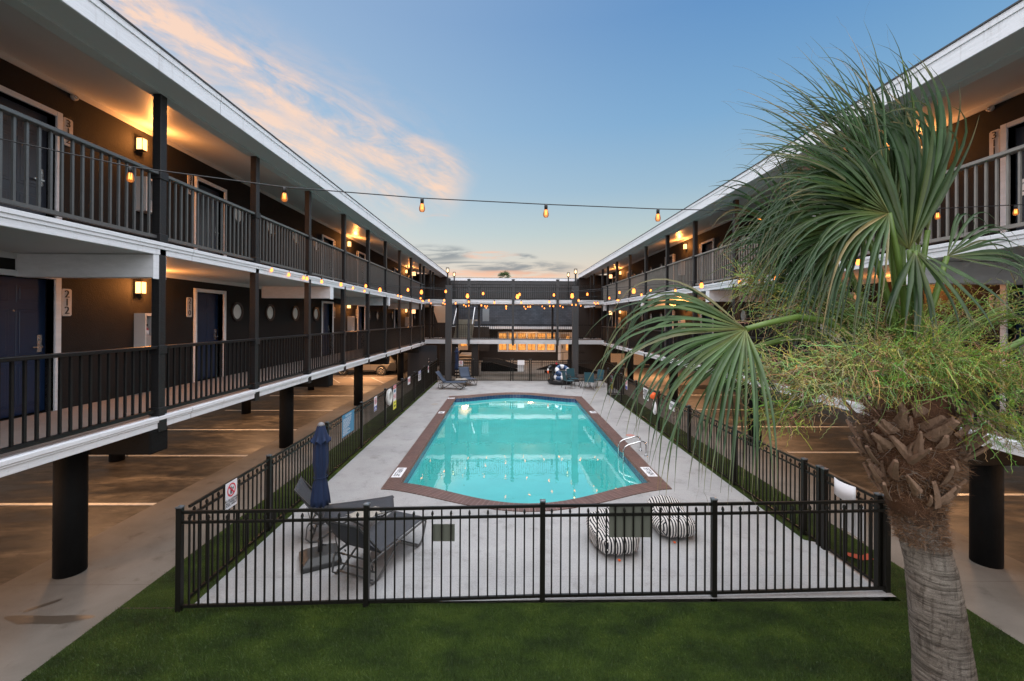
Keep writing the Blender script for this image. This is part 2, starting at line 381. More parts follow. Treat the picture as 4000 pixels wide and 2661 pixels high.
# mansard shingles
m,nt,b,L=node_mat('slate_shingles')
tcx=N(nt,'ShaderNodeNewGeometry'); mp=N(nt,'ShaderNodeCombineXYZ'); ss=sep(nt,tcx.outputs['Position']); L.new(ss[0],mp.inputs[0]); L.new(ss[2],mp.inputs[1])
br=N(nt,'ShaderNodeTexBrick'); L.new(mp.outputs[0],br.inputs['Vector']); br.inputs['Scale'].default_value=1; br.inputs['Brick Width'].default_value=.3; br.inputs['Row Height'].default_value=.13; br.inputs['Mortar Size'].default_value=.008
br.inputs['Color1'].default_value=(.040,.052,.070,1); br.inputs['Color2'].default_value=(.060,.075,.098,1); br.inputs['Mortar'].default_value=(.02,.025,.034,1)
f=nz(nt,pos(nt),1.2,6); r=ramp(nt,[(.3,(.7,.7,.7)),(.7,(1.3,1.3,1.3))]); L.new(f,r.inputs[0])
L.new(mixc(nt,1,br.outputs[0],r.outputs[0],'MULTIPLY'),b.inputs['Base Color']); b.inputs['Roughness'].default_value=.7; M['shingle']=m
# lit window with horizontal blinds
m,nt,b,L=node_mat('lit_blinds'); nt.nodes.remove(b); out=nt.nodes['Material Output']
g=N(nt,'ShaderNodeNewGeometry'); ss=sep(nt,g.outputs['Position'])
st=mth(nt,'FRACT',mth(nt,'MULTIPLY',ss[2],14)); f=nz(nt,pos(nt,(1.6,1,2)),2.5,3)
r=ramp(nt,[(.3,(1,.30,.05)),(.7,(1,.50,.14))]); L.new(f,r.inputs[0])
k=mth(nt,'MULTIPLY',mth(nt,'ADD',mth(nt,'MULTIPLY',mth(nt,'GREATER_THAN',st,.3),.35),.7),mth(nt,'ADD',f,.45))
e=N(nt,'ShaderNodeEmission'); L.new(r.outputs[0],e.inputs[0]); L.new(mth(nt,'MULTIPLY',k,1.25),e.inputs[1]); L.new(e.outputs[0],out.inputs[0]); M['litwin']=m
# striped bean bag
m,nt,b,L=node_mat('striped_canvas')
tc=N(nt,'ShaderNodeUVMap'); tc.uv_map='UVMap'; ss=sep(nt,tc.outputs[0])
w=mth(nt,'GREATER_THAN',mth(nt,'FRACT',ss[0]),.47)
f=nz(nt,pos(nt),40,3); c=mixc(nt,w,(.010,.012,.018),(.58,.55,.52)); r=ramp(nt,[(.3,(.85,.85,.85)),(.7,(1.1,1.1,1.1))]); L.new(f,r.inputs[0])
L.new(mixc(nt,1,c,r.outputs[0],'MULTIPLY'),b.inputs['Base Color']); b.inputs['Roughness'].default_value=.9
L.new(bumpn(nt,nz(nt,pos(nt),14,4),.5,.02),b.inputs['Normal']); M['stripe']=m
# palm
m,nt,b,L=node_mat('palm_leaf')
at=N(nt,'ShaderNodeVertexColor'); at.layer_name='Col'
f=nz(nt,pos(nt),6,4); r=ramp(nt,[(.3,(.7,.7,.7)),(.7,(1.25,1.25,1.25))]); L.new(f,r.inputs[0])
c=mixc(nt,1,at.outputs[0],r.outputs[0],'MULTIPLY'); L.new(c,b.inputs['Base Color']); b.inputs['Roughness'].default_value=.42; b.inputs['Specular IOR Level'].default_value=.5
tl=N(nt,'ShaderNodeBsdfTranslucent'); L.new(c,tl.inputs[0]); ms=N(nt,'ShaderNodeMixShader'); ms.inputs[0].default_value=.28
L.new(b.outputs[0],ms.inputs[1]); L.new(tl.outputs[0],ms.inputs[2]); L.new(ms.outputs[0],nt.nodes['Material Output'].inputs[0]); M['leaf']=m
m,nt,b,L=node_mat('palm_flower'); at=N(nt,'ShaderNodeVertexColor'); at.layer_name='Col'; L.new(at.outputs[0],b.inputs['Base Color']); b.inputs['Roughness'].default_value=.7; M['flower']=m
m,nt,b,L=node_mat('palm_bark')
p=pos(nt,(1,1,1)); f1=nz(nt,p,3,6,.65); wv=N(nt,'ShaderNodeTexWave',wave_type='BANDS',bands_direction='Z'); L.new(p,wv.inputs['Vector']); wv.inputs['Scale'].default_value=7; wv.inputs['Distortion'].default_value=7; wv.inputs['Detail'].default_value=4; wv.inputs['Detail Scale'].default_value=1.6
vo=N(nt,'ShaderNodeTexVoronoi',feature='DISTANCE_TO_EDGE'); mp=N(nt,'ShaderNodeMapping'); mp.inputs['Scale'].default_value=(30,30,46); g=N(nt,'ShaderNodeNewGeometry'); L.new(g.outputs['Position'],mp.inputs[0]); L.new(mp.outputs[0],vo.inputs['Vector'])
r=ramp(nt,[(.25,(.20,.16,.125)),(.5,(.33,.28,.235)),(.8,(.48,.42,.36))]); L.new(f1,r.inputs[0])
ve=ramp(nt,[(.0,(.35,.33,.3)),(.16,(1,1,1))]); L.new(vo.outputs['Distance'],ve.inputs[0])
wr=ramp(nt,[(.1,(.74,.72,.70)),(.5,(1.08,1.08,1.08))]); L.new(wv.outputs['Color'],wr.inputs[0])
zz=sep(nt,g.outputs['Position'])[2]
hz=nz(nt,pos(nt,(2.5,2.5,26)),1.0,5,.6,1.2); vz=nz(nt,pos(nt,(26,26,5)),1.0,4,.6,.5)
hr_=ramp(nt,[(.38,(.42,.40,.38)),(.52,(1.05,1.05,1.05))]); L.new(hz,hr_.inputs[0]); vr_=ramp(nt,[(.36,(.60,.58,.56)),(.5,(1.08,1.08,1.08))]); L.new(vz,vr_.inputs[0])
c=mixc(nt,1,mixc(nt,1,r.outputs[0],hr_.outputs[0],'MULTIPLY'),mixc(nt,1,vr_.outputs[0],mixc(nt,.7,(1,1,1),ve.outputs[0]),'MULTIPLY'),'MULTIPLY')
c=mixc(nt,smooth(nt,mth(nt,'ADD',zz,mth(nt,'MULTIPLY',f1,.35)),1.98,2.12),c,mixc(nt,1,c,(.50,.33,.24),'MULTIPLY'))
L.new(c,b.inputs['Base Color']); b.inputs['Roughness'].default_value=.9
hh=mth(nt,'ADD',mth(nt,'ADD',mth(nt,'MULTIPLY',wv.outputs['Fac'],.15),mth(nt,'ADD',mth(nt,'MULTIPLY',hz,1.6),mth(nt,'MULTIPLY',vz,.8))),mth(nt,'MULTIPLY',smooth(nt,vo.outputs['Distance'],0,.15),.5)); L.new(bumpn(nt,hh,1,.02),b.inputs['Normal']); M['bark']=m
M['fibre']=mat('palm_fibre',(.17,.075,.036),.95,noise=(14,.9),col2=(.05,.022,.012),bump=(60,1),stretch=(1,1,1))
M['boot']=mat('palm_boot',(.40,.25,.165),.85,noise=(9,.9),col2=(.11,.062,.040),bump=(50,.9),stretch=(2,2,.6))
M['hair_unused']=mat('palm_hair',(.28,.15,.07),.9,noise=(9,.9),col2=(.10,.045,.02))
M['petiole']=mat('palm_petiole',(.13,.20,.035),.4,noise=(5,.8),col2=(.07,.13,.025))
# ------------------------------------------------------------------ setting
def struct(o): o['kind']='structure'; return o
struct(MB().box(-220,220,-60,400,-.6,-.16).build('ground',M['conc']))
struct(MB().box(-40,-6.72,-8,24.2,-.15,-.10).build('parking_lot',M['asphalt']))
struct(MB().box(7.70,40,-8,24.6,-.15,-.10).build('parking_lot',M['asphalt']))
struct(MB().box(-40,-6.72,24.2,42,-.15,-.085).build('driveway',M['concw']))
struct(MB().box(7.70,40,24.6,42,-.15,-.085).build('driveway',M['concw']))
struct(MB().box(-6.72,-4.74,-8,33,-.15,.022).build('sidewalk',M['sidewalk'],bevel=.012))
struct(MB().box(5.75,7.70,-8,33,-.15,.022).build('sidewalk',M['sidewalk'],bevel=.012))
struct(MB().box(-4.74,5.75,25.18,37,-.15,.012).build('courtyard_paving',M['sidewalk']))
for (x0,x1,y) in ((-11.2,-6.76,8.72),(-11.2,-6.76,11.78),(-11.2,-6.76,14.5),(-11.2,-6.76,17.55),(-11.2,-6.76,20.85),(-11.2,-6.76,5.7),(-11.2,-6.76,2.7),
                  (7.74,12.3,9.15),(7.74,12.3,12.1),(7.74,12.3,15.0),(7.74,12.3,17.9),(7.74,12.3,21.35),(7.74,12.3,6.1)):
    struct(MB().box(x0,x1,y-.05,y+.05,-.099,-.094).build('parking_line',M['line']))
mb=MB()
for i in range(9):
    x=-17+i*1.25
    mb.add([(x,24.9,-.08),(x+.1,24.9,-.08),(x-1.3,27.2,-.08),(x-1.4,27.2,-.08)],[(0,1,2,3)])
mb.box(-18,-7,27.2,27.3,-.084,-.08)
struct(mb.build('hatched_marking',M['line']))
# turf ring (front lawn, strips) with the pool deck inside
struct(MB().box(-4.74,5.75,-8,5.48,-.1,.030).build('turf',M['turf']))
struct(MB().box(-4.74,-3.86,5.48,25.1,-.1,.030).build('turf',M['turf']))
struct(MB().box(5.065,5.75,5.48,7.0,-.1,.030).build('turf',M['turf']))
struct(MB().box(4.86,5.75,7.0,20.62,-.1,.030).build('turf',M['turf']))
struct(MB().box(-4.73,-4.0,5.40,5.415,.0295,.0335).build('turf_seam',M['carblack']))
# blades over the near lawn and strips
def blades(name,regs,n,seed):
    rnd=random.Random(seed); vs=[];fs=[]
    areas=[(a[1]-a[0])*(a[3]-a[2])*a[4] for a in regs]; T=sum(areas)
    for a,ar in zip(regs,areas):
        for i in range(int(n*ar/T)):
            x=rnd.uniform(a[0],a[1]);y=rnd.uniform(a[2],a[3]);q=rnd.uniform(0,PI);h=rnd.uniform(.014,.034);w=.0022
            dx,dy=math.cos(q)*w,math.sin(q)*w; lx,ly=rnd.gauss(0,.010)-.004,rnd.gauss(0,.010)
            o=len(vs); vs+=[(x-dx,y-dy,.029),(x+dx,y+dy,.029),(x+lx,y+ly,.029+h)]; fs.append((o,o+1,o+2))
    me=bpy.data.meshes.new(name); me.from_pydata(vs,[],fs); me.materials.append(M['blade']); me.update()
    o=bpy.data.objects.new(name,me); COL.objects.link(o); return tag(o,kind='stuff')
blades('grass_blades',[(-4.74,5.75,3.6,5.46,1),(-4.74,-3.86,5.46,9,.5),(4.86,5.75,7.0,10,.35),(5.07,5.75,5.48,7.0,.5)],120000,3)
# ---- pool
PXC,PHW=.46,3.05; PX0,PX1=-2.59,3.51; PY0,PY1=9.10,20.02
def arc(off,near=True,n=40):
    pts=[]
    for i in range(n+1):
        t=-1+2*i/n
        hw=PHW-off
        c=max(math.cos(PI*t/2),0)**1.55*1.06
        x=PXC+hw*t
        y=(PY0+off*1.0-c) if near else (PY1-off+c)
        pts.append((x,y))
    return pts
def loop(off):
    a=arc(off,True); b=arc(off,False)[::-1]
    return a+b
def ringmesh(name,l0,l1,z0,z1,mt,zs=0,parent=None,vflip=False):
    n=len(l0); vs=[(x,y,z0) for x,y in l0]+[(x,y,z1) for x,y in l1]; fs=[];us=[]
    d=[0]
    for i in range(n): d.append(d[-1]+math.dist(l0[i],l0[(i+1)%n]))
    for i in range(n):
        fs.append((i,(i+1)%n,n+(i+1)%n,n+i)); us+= [(d[i],0),(d[i+1],0),(d[i+1],.34),(d[i],.34)]
    me=bpy.data.meshes.new(name); me.from_pydata(vs,[],fs); uv=me.uv_layers.new(name='UVMap')
    for i,u in enumerate(us): uv.data[i].uv=u
    me.materials.append(mt); o=bpy.data.objects.new(name,me); COL.objects.link(o)
    if parent:o.parent=parent
    return o
out=loop(0); inn=loop(.33); inn2=loop(.36)
# deck with a hole
import bmesh
def deck():
    bm=bmesh.new(); outer=[(-3.86,5.48),(-4.0+.14,25.16),(5.70,25.16),(5.70,20.62),(4.86,20.62),(4.86,7.0),(5.06,6.9),(5.06,5.55)]
    # loops
    def addl(l):
        v=[bm.verts.new((x,y,.040)) for x,y in l]; return [bm.edges.new((v[i],v[(i+1)%len(v)])) for i in range(len(v))]
    e=addl(outer)+addl(out)
    bmesh.ops.triangle_fill(bm,use_beauty=True,use_dissolve=False,edges=e)
    for f in bm.faces:
        if f.normal.z<0:f.normal_flip()
    me=bpy.data.meshes.new('pool_deck'); bm.to_mesh(me); bm.free(); me.materials.append(M['deck'])
    o=bpy.data.objects.new('pool_deck',me); COL.objects.link(o); return struct(o)
deck()
pool=empty('swimming_pool',(PXC,14.5,0),'turquoise swimming pool with bowed ends and red brick coping','swimming pool')
def pp(o): 
    o.parent=pool; o.location=(-PXC,-14.5,0); return o
pp(ringmesh('coping',out,inn,.058,.058,M['brick'])); pp(ringmesh('coping_edge',out,out,.036,.058,M['brick']))
pp(ringmesh('coping_nose',inn,inn2,.058,.01,M['brick']))
pp(ringmesh('waterline_tile',inn2,inn2,.01,-.24,M['tile']))
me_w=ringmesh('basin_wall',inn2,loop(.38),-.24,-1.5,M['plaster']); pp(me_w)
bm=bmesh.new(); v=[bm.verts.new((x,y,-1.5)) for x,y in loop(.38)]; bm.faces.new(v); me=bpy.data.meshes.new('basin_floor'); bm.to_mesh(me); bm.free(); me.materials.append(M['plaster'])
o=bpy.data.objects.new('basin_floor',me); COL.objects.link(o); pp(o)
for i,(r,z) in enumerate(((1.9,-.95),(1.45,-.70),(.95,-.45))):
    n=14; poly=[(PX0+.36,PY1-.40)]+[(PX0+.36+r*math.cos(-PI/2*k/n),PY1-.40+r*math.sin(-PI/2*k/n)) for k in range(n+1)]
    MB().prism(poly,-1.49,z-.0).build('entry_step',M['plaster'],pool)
    e=MB(); e.tube([(x,y,z+.012) for x,y in poly[1:]],.012,6); e.build('step_edge',M['tile'],pool)
MB().cyl((.45,19.6),.14,-1.495,-1.47,20).build('drain_cover',M['black'],pool)
MB().cyl((.75,8.75),.12,-.20,-.19,20)
bm=bmesh.new(); v=[bm.verts.new((x,y,-.13)) for x,y in loop(.35)]; bm.faces.new(v); me=bpy.data.meshes.new('water'); bm.to_mesh(me); bm.free(); me.materials.append(M['water'])
o=bpy.data.objects.new('water',me); COL.objects.link(o); struct(o)
# fallen bits floating on the water
rnd=random.Random(5); vs=[];fs=[]
for i in range(420):
    c=rnd.choice([(1.9,12.6,.9,1.3),(2.3,14.0,.6,1.6),(-.3,13.8,1.0,.8),(1.2,14.6,1.6,2.2),(.3,12.4,2.2,1.9),(-1.6,11.2,.4,.5)])
    x=rnd.gauss(c[0],c[2]*.6);y=rnd.gauss(c[1],c[3]*.6)
    if not(-2.1<x<3.05 and 9.3<y<19): continue
    a=rnd.uniform(0,PI);l=rnd.uniform(.006,.02);w=l*.5;o=len(vs)
    for q in range(5):
        b_=a+q*2*PI/5; vs.append((x+math.cos(b_)*l,y+math.sin(b_)*w,-.127))
    fs.append([o,o+1,o+2,o+3,o+4])
me=bpy.data.meshes.new('floating_leaf_litter'); me.from_pydata(vs,[],fs); me.materials.append(mat('leaf_litter',(.03,.06,.02),.8)); o=bpy.data.objects.new('floating_leaf_litter',me); COL.objects.link(o); tag(o,'small leaf bits floating on the pool water','leaf litter',kind='stuff')
# ladder
lad=empty('pool_ladder',(3.4,11.54,.06),'stainless steel pool ladder with two curved grab rails and dark treads','pool ladder')
for y in (11.3,11.78):
    pts=[(3.68,y,.04),(3.68,y,.30),(3.66,y,.38),(3.60,y,.42),(3.52,y,.425),(3.2,y,.33),(3.12,y,.28),(3.085,y,.2),(3.08,y,0),(3.08,y,-1.0)]
    MB().tube(pts,.021,10).build('grab_rail',M['chrome'],lad)
    MB().cyl((3.68,y),.045,.04,.055,16).build('flange',M['chrome'],lad)
for k in range(3):
    z=-.17-.25*k; MB().box(3.00,3.14,11.31,11.77,z-.02,z).build('tread',M['carblack'],lad)
# depth markers painted tiles on the coping
def marker(x,y,s,rz,label,z=.0595,w=.22,l=.62):
    e=empty('depth_marker',(x,y,z),label,'depth marker',rz=rz)
    me=MB(); me.box(-l/2,l/2,-w/2,w/2,0,.004); o=me.build('tile',M['signw']); o.parent=e
    t=text(s,.19,M['signblk'],e,(0,0,0),(0,0,0)); t.location=(0,0,.006); t.scale=(.85,1,1)
    return e
marker(-2.44,10.05,'5FT6IN',R(90),'white depth tile reading 5FT6IN at the near left coping corner')
marker(3.35,10.10,'5FT6IN',R(-90),'white depth tile reading 5FT6IN on the coping beside the ladder')
marker(-2.42,16.5,'4FT',R(90),'white depth tile half way down the left coping',l=.34)
marker(3.35,16.6,'4FT',R(-90),'white depth tile half way down the right coping',l=.34)
marker(-2.42,19.45,'3FT',R(0),'white depth tile at the far left coping corner',l=.3,w=.26)
o=MB().cyl((3.85,13.35),.14,.041,.044,24).build('painted_warning_dot',mat('faded_red',(.42,.2,.17),.7)); tag(o,'faded round red warning mark on the deck by the ladder','deck mark')
o=MB().cyl((-2.95,18.2),.15,.041,.044,20).build('skimmer_lid',M['conc']); tag(o,'round tan skimmer lid in the deck near the far left coping','skimmer lid')
o=MB(); o.add([(-5.42+1.0*math.cos(a)*(.45+.14*math.sin(3*a)),5.22+.22*math.sin(a)*(.5+.2*math.cos(2*a)),.0245) for a in [2*PI*k/30 for k in range(30)]],[list(range(30))]); struct(o.build('wet_stain',M['stain']))
o=MB(); o.add([(-5.72+.05*math.cos(a)*(1+.3*math.sin(2*a))+.10*math.sin(a),5.48+.13*math.sin(a),.0245) for a in [2*PI*k/20 for k in range(20)]],[list(range(20))]); struct(o.build('wet_stain',M['stain']))
o=MB(); o.add([(5.19,6.50,.05),(5.30,6.38,.052),(5.50,6.40,.05),(5.54,6.56,.055),(5.40,6.50,.06),(5.22,6.62,.05)],[(0,1,2,3,4,5)]); tag(o.build('paper_scrap',M['seasoncone']),'torn red scrap lying on the turf behind the gate','litter')

# ------------------------------------------------------------------ motel wings
Z2,Z3,ZS=2.17,4.68,6.86
def wing(s,XP,XW,posts,colsY,colX,beamsY,doors,ports,extra,label,upzs):
    """s=-1 left / +1 right; XP post plane, XW wall plane (absolute values)"""
    X=lambda a:s*a
    root=empty('motel_wing',(X(XW),14,0),label,'motel building')
    Y0,Y1=-3,34.0
    B=lambda: MB()
    # body behind the walls
    B().box(X(XW+.18),X(XW+9.5),Y0,Y1+.3,2.02,6.95).build('building_core',M['warmwall'],root)
    # walls per storey with door openings
    D=sorted(doors)
    for lev,(z0,z1) in enumerate(((2.13,4.52),(4.64,7.25))):
        ys=[Y0]
        w=B(); t=.18
        for d in D:
            w.box(X(XW),X(XW+t),ys[-1],d+.09,z0,z1); ys.append(d+1.01)
            w.box(X(XW),X(XW+t),d+.09,d+1.01,z0+2.05,z1)
        w.box(X(XW),X(XW+t),ys[-1],Y1,z0,z1)
        w.build('wall',M['wall'],root)
        # panel joints
        tr=B(); tr.box(X(XW-.02),X(XW),Y0,Y1,z1-.10,z1-.005); tr.build('cornice_trim',M['soffit'],root)
        for d in D:
            pz=z0+.04
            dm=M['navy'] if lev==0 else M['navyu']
            dr=B(); dr.box(X(XW+.12),X(XW+.165),d+.095,d+1.005,pz,pz+2.0)
            # raised panels
            for (py,pw) in ((.10,.31),(.50,.31)):
                for (qz,qh) in ((.12,.62),(.86,.68),(1.64,.25)):
                    dr.box(X(XW+.112),X(XW+.12),d+.095+py,d+.095+py+pw,pz+qz,pz+qz+qh)
                    dr.box(X(XW+.104),X(XW+.112),d+.095+py+.04,d+.095+py+pw-.04,pz+qz+.04,pz+qz+qh-.04)
            do=dr.build('door',dm,root,bevel=.004,seg=1)
            fr=B()
            fr.box(X(XW-.03),X(XW+.12),d,d+.09,z0+.02,z0+2.13); fr.box(X(XW-.03),X(XW+.12),d+1.01,d+1.10,z0+.02,z0+2.13); fr.box(X(XW-.03),X(XW+.12),d+.09,d+1.01,z0+2.05,z0+2.13)
            fr.box(X(XW-.045),X(XW-.03),d+.015,d+.04,z0+.02,z0+2.12)
            fr.build('frame',M['white'],do,bevel=.006,seg=1)
            hy=d+.90
            h=B(); h.box(X(XW+.095),X(XW+.11),hy-.035,hy+.035,pz+.90,pz+1.16); h.bar((X(XW+.06),hy,pz+.98),(X(XW+.06),hy-.13,pz+.98),.022,.022); h.bar((X(XW+.10),hy,pz+.98),(X(XW+.05),hy,pz+.98),.02,.02)
            h.tube([(X(XW+.10),hy,pz+1.10),(X(XW+.085),hy,pz+1.10)],.018,12)
            h.build('handle',M['steel'],do)
            B().tube([(X(XW+.10),d+.55,pz+1.52),(X(XW+.09),d+.55,pz+1.52)],.012,8).build('peephole',M['steel'],do)
        for py in ports:
            zc=z0+1.63
            po=B().discX((0,py,zc),.19,.245,X(XW-.045),X(XW+.01),40).build('window',M['post'],root)
            pn=B(); n=40; pn.add([(X(XW-.012),py+.195*math.cos(2*PI*k/n),zc+.195*math.sin(2*PI*k/n)) for k in range(n)],[list(range(n))]); pn.build('pane',M['pane'],po)
    # walkway decks, fascia
    for lev,(zt,zb) in enumerate(((Z2,2.005),(Z3,4.50))):
        B().box(X(XP-.03),X(XW),Y0,Y1,zb+.02,zt-.01).build('walkway_floor',M['floor2'],root)
        B().box(X(XP),X(XW-.02),Y0,Y1,zb+.004,zb+.02).build('walkway_soffit',M['soffit'],root)
        f=B(); ye=27.0 if s<0 else 27.6
        f.box(X(XP-.06),X(XP-.03),Y0,ye,zb,zt+.005); f.box(X(XP-.075),X(XP-.06),Y0,ye,zb+.085,zt+.005); f.box(X(XP-.09),X(XP-.075),Y0,ye,zt-.05,zt+.005); f.box(X(XP-.03),X(XP+.06),Y0,ye,zt-.008,zt+.004)
        f.box(X(XP-.06),X(XP-.03),29.6,Y1,zb,zt+.005)
        f.build('fascia',M['fascia'],root,bevel=.006,seg=1)
    # roof
    xe=XP-.49
    B().box(X(xe+.03),X(XP+.10),Y0,Y1,ZS,ZS+.05).build('eave_soffit',M['soffit'],root)
    B().box(X(XP-.06),X(XP+.12),Y0,Y1,ZS-.03,ZS+.12).build('header_beam',M['soffit'],root)
    c=B(); c.prismY([(X(XP+.10),ZS+.10),(X(XW),7.24),(X(XW),7.27),(X(XP+.10),ZS+.13)],Y0,Y1); c.build('ceiling',M['soffit'],root)
    fz=7.12
    f=B(); f.box(X(xe),X(xe+.03),Y0,Y1,ZS-.02,fz); f.box(X(xe-.015),X(xe),Y0,Y1,fz-.07,fz+.01); f.build('roof_fascia',M['fascia'],root,bevel=.004,seg=1)
    r=B(); r.prismY([(X(xe-.03),fz+.01),(X(xe-.03),fz+.03),(X(XW+4),8.3),(X(XW+9.6),7.6),(X(XW+9.6),7.32),(X(XW),7.30),(X(xe+.10),7.115)],Y0,Y1+.02); r.build('roof',M['siding'],root)
    B().box(X(xe+.03),X(XW+9.5),Y1-.10,Y1,6.6,7.1).build('gable_trim',M['wall'],root)
    # end wall seen beyond the bridges
    B().box(X(XW-.02),X(XP-.45),Y1-.12,Y1+.05,2.2,6.86).build('end_wall',M['warmwall'],root)
    # posts
    for y in posts:
        p=B(); p.box(X(XP-.06),X(XP+.06),y-.06,y+.06,1.96,ZS-.03)
        p.build('post',M['post'],root,bevel=.006,seg=1)
        for zz in ((Z2-.22,Z2-.0),(Z2+.02,Z2+.13),(Z2+.90,Z2+1.03),(Z3+.0,Z3+.13),(Z3+.92,Z3+1.04)):
            e=.012; B().box(X(XP-.065-e),X(XP+.065+e),y-.065-e,y+.065+e,*zz).build('post_collar',M['post'],root,bevel=.006,seg=1)
    # columns and beams below
    for (cx,ys) in ((colX,colsY),(colX+3.95,[11.4,17.0,22.6]),(colX+8.2,[5,11.4,17.0,22.6])):
        for y in ys:
            B().cyl((X(cx),y),.178 if cx==colX else .16,-.1,2.0,32).build('column',M['column'],root)
    for y in beamsY:
        B().box(X(XP-.06),X(XW+9),y-.16,y+.16,1.66,1.995).build('beam',M['column'],root,bevel=.02)
    for y in upzs:
        B().box(X(XP-.03),X(XW+.02),y-.10,y+.10,4.17,4.50).build('crossbeam',M['white'],root,bevel=.01)
        B().box(X(XP-.05),X(XP-.03),y-.115,y+.115,4.15,4.50).build('beam_end',M['fascia'],root,bevel=.006)
    B().box(X(XW),X(XW+9),Y0,Y1,1.99,2.02).build('parking_ceiling',M['warmwall'],root)
    return root
LPOST=[-.87,1.55,3.97,6.39,8.79,11.13,13.55,15.92,18.2,20.63,23.06,25.62,26.7,29.0,30.1]
RPOST=[-.8,1.7,4.2,6.65,9.1,11.57,14.07,16.5,19.02,21.5,24.04,26.2,27.6,30.3,31.45]
wing(-1,5.05,6.95,LPOST,[.2,6.2,12.2,18.1,25.3],6.1,[.3,6.35,12.5,18.6,25.0],[5.77,9.76,16.47,20.4,27.08,31.2],[11.3,12.86,14.39,15.94,22.1,23.5,25.05,26.6,33.1],None,
 'charcoal motel wing on the left with two railed walkways over parking',[.3,6.35,12.55,18.7,25.8])
wing(1,6.16,8.0,RPOST,[.2,6.36,12.37,18.4,24.8],7.15,[.3,5.9,11.9,19.0,25.0],[5.80,9.8,16.6,20.62,27.48,31.45],[11.4,12.94,14.49,16.07-.05,22.2,23.78,25.32,26.92,33.1],None,
 'charcoal motel wing on the right behind the palm with two railed walkways',[6.5,13.1,19.5,27.2])
# ---- long railings
def railing(s,XP,posts,zt,label,mt,ystart,yend):
    X=lambda a:s*a
    root=empty('railing',(X(XP),15,zt),label,'railing','balcony railings of the motel wings')
    tops=MB(); bots=MB(); ps=[p for p in posts if ystart-.1<=p<=yend+.1]
    bal=[]
    for a,b in zip(ps[:-1],ps[1:]):
        y0,y1=a+.065,b-.065
        tops.box(X(XP-.055),X(XP+.055),y0,y1,zt+.975,zt+1.02); bots.box(X(XP-.03),X(XP+.03),y0,y1,zt+.06,zt+.105)
        n=max(1,int(round((y1-y0)/.120))-1)
        for k in range(n): bal.append(y0+(y1-y0)*(k+1)/(n+1))
    tops.build('top_rail',mt,root,bevel=.006,seg=1); bots.build('bottom_rail',mt,root)
    bal=[y for y in bal if y>2.2]
    bal.sort()
    pr=None
    for i,y in enumerate(bal[:100]):
        if pr is None:
            pr=MB().box(-.0125,.0125,-.0125,.0125,.105,.975).build('baluster',mt); pr.parent=root; o=pr
        else:
            o=pr.copy(); COL.objects.link(o); o.parent=root
        o.location=(0,y-15,0)
    if len(bal)>100:
        m2=MB()
        for y in bal[100:]: m2.box(X(XP)-.014,X(XP)+.014,y-.014,y+.014,zt+.105,zt+.975)
        tag(m2.build('baluster_row',mt,root),kind='stuff')
    return root
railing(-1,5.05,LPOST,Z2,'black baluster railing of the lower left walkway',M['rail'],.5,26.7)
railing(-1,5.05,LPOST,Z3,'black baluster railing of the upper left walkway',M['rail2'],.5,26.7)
railing(1,6.16,RPOST,Z2,'black baluster railing of the lower right walkway behind the palm',M['rail'],.5,27.6)
railing(1,6.16,RPOST,Z3,'baluster railing, lit tone painted in, of the upper right walkway behind the palm',M['rail3'],.5,27.6)

# ---- things on the walls
def sconce(s,XW,y,z,label):
    X=lambda a:s*a
    e=empty('wall_lantern',(X(XW),y,z),label,'wall lamp','lit wall lanterns along the walkways')
    MB().box(X(XW-.012),X(XW),y-.075,y+.075,z-.14,z+.14).build('back_plate',M['bronze'],e,bevel=.004)
    fr=MB(); x0,x1=XW-.125,XW-.012; w=.062;h=.115;t=.009
    for zz in (z-h,z+h-t): fr.box(X(x0),X(x1),y-w,y+w,zz,zz+t)
    for yy in (y-w,y+w-t):
        fr.box(X(x0),X(x0+t),yy,yy+t,z-h+t,z+h-t)
    fr.build('frame',M['bronze'],e)
    MB().box(X(x0+.006),X(x1),y-w+.006,y+w-.006,z-h+t,z+h-t).build('glass',M['glow'],e)
    l=bpy.data.lights.new('lantern_light','POINT'); l.energy=62; l.color=(1,.35,.08); l.shadow_soft_size=.05
    lo=bpy.data.objects.new('lantern_light',l); COL.objects.link(lo); lo.parent=e; lo.location=(-s*.26,0,.03)
for s,XW,side in ((-1,6.95,'left'),(1,8.0,'right')):
    for y,nm in ((8.29,'nearest'),(19.15,'middle'),(30.1,'farthest')):
        for z,fl in ((4.16,'lower'),(6.86,'upper')):
            sconce(s,XW,y,z,f'{nm} lit square wall lantern on the {fl} {side} walkway wall')
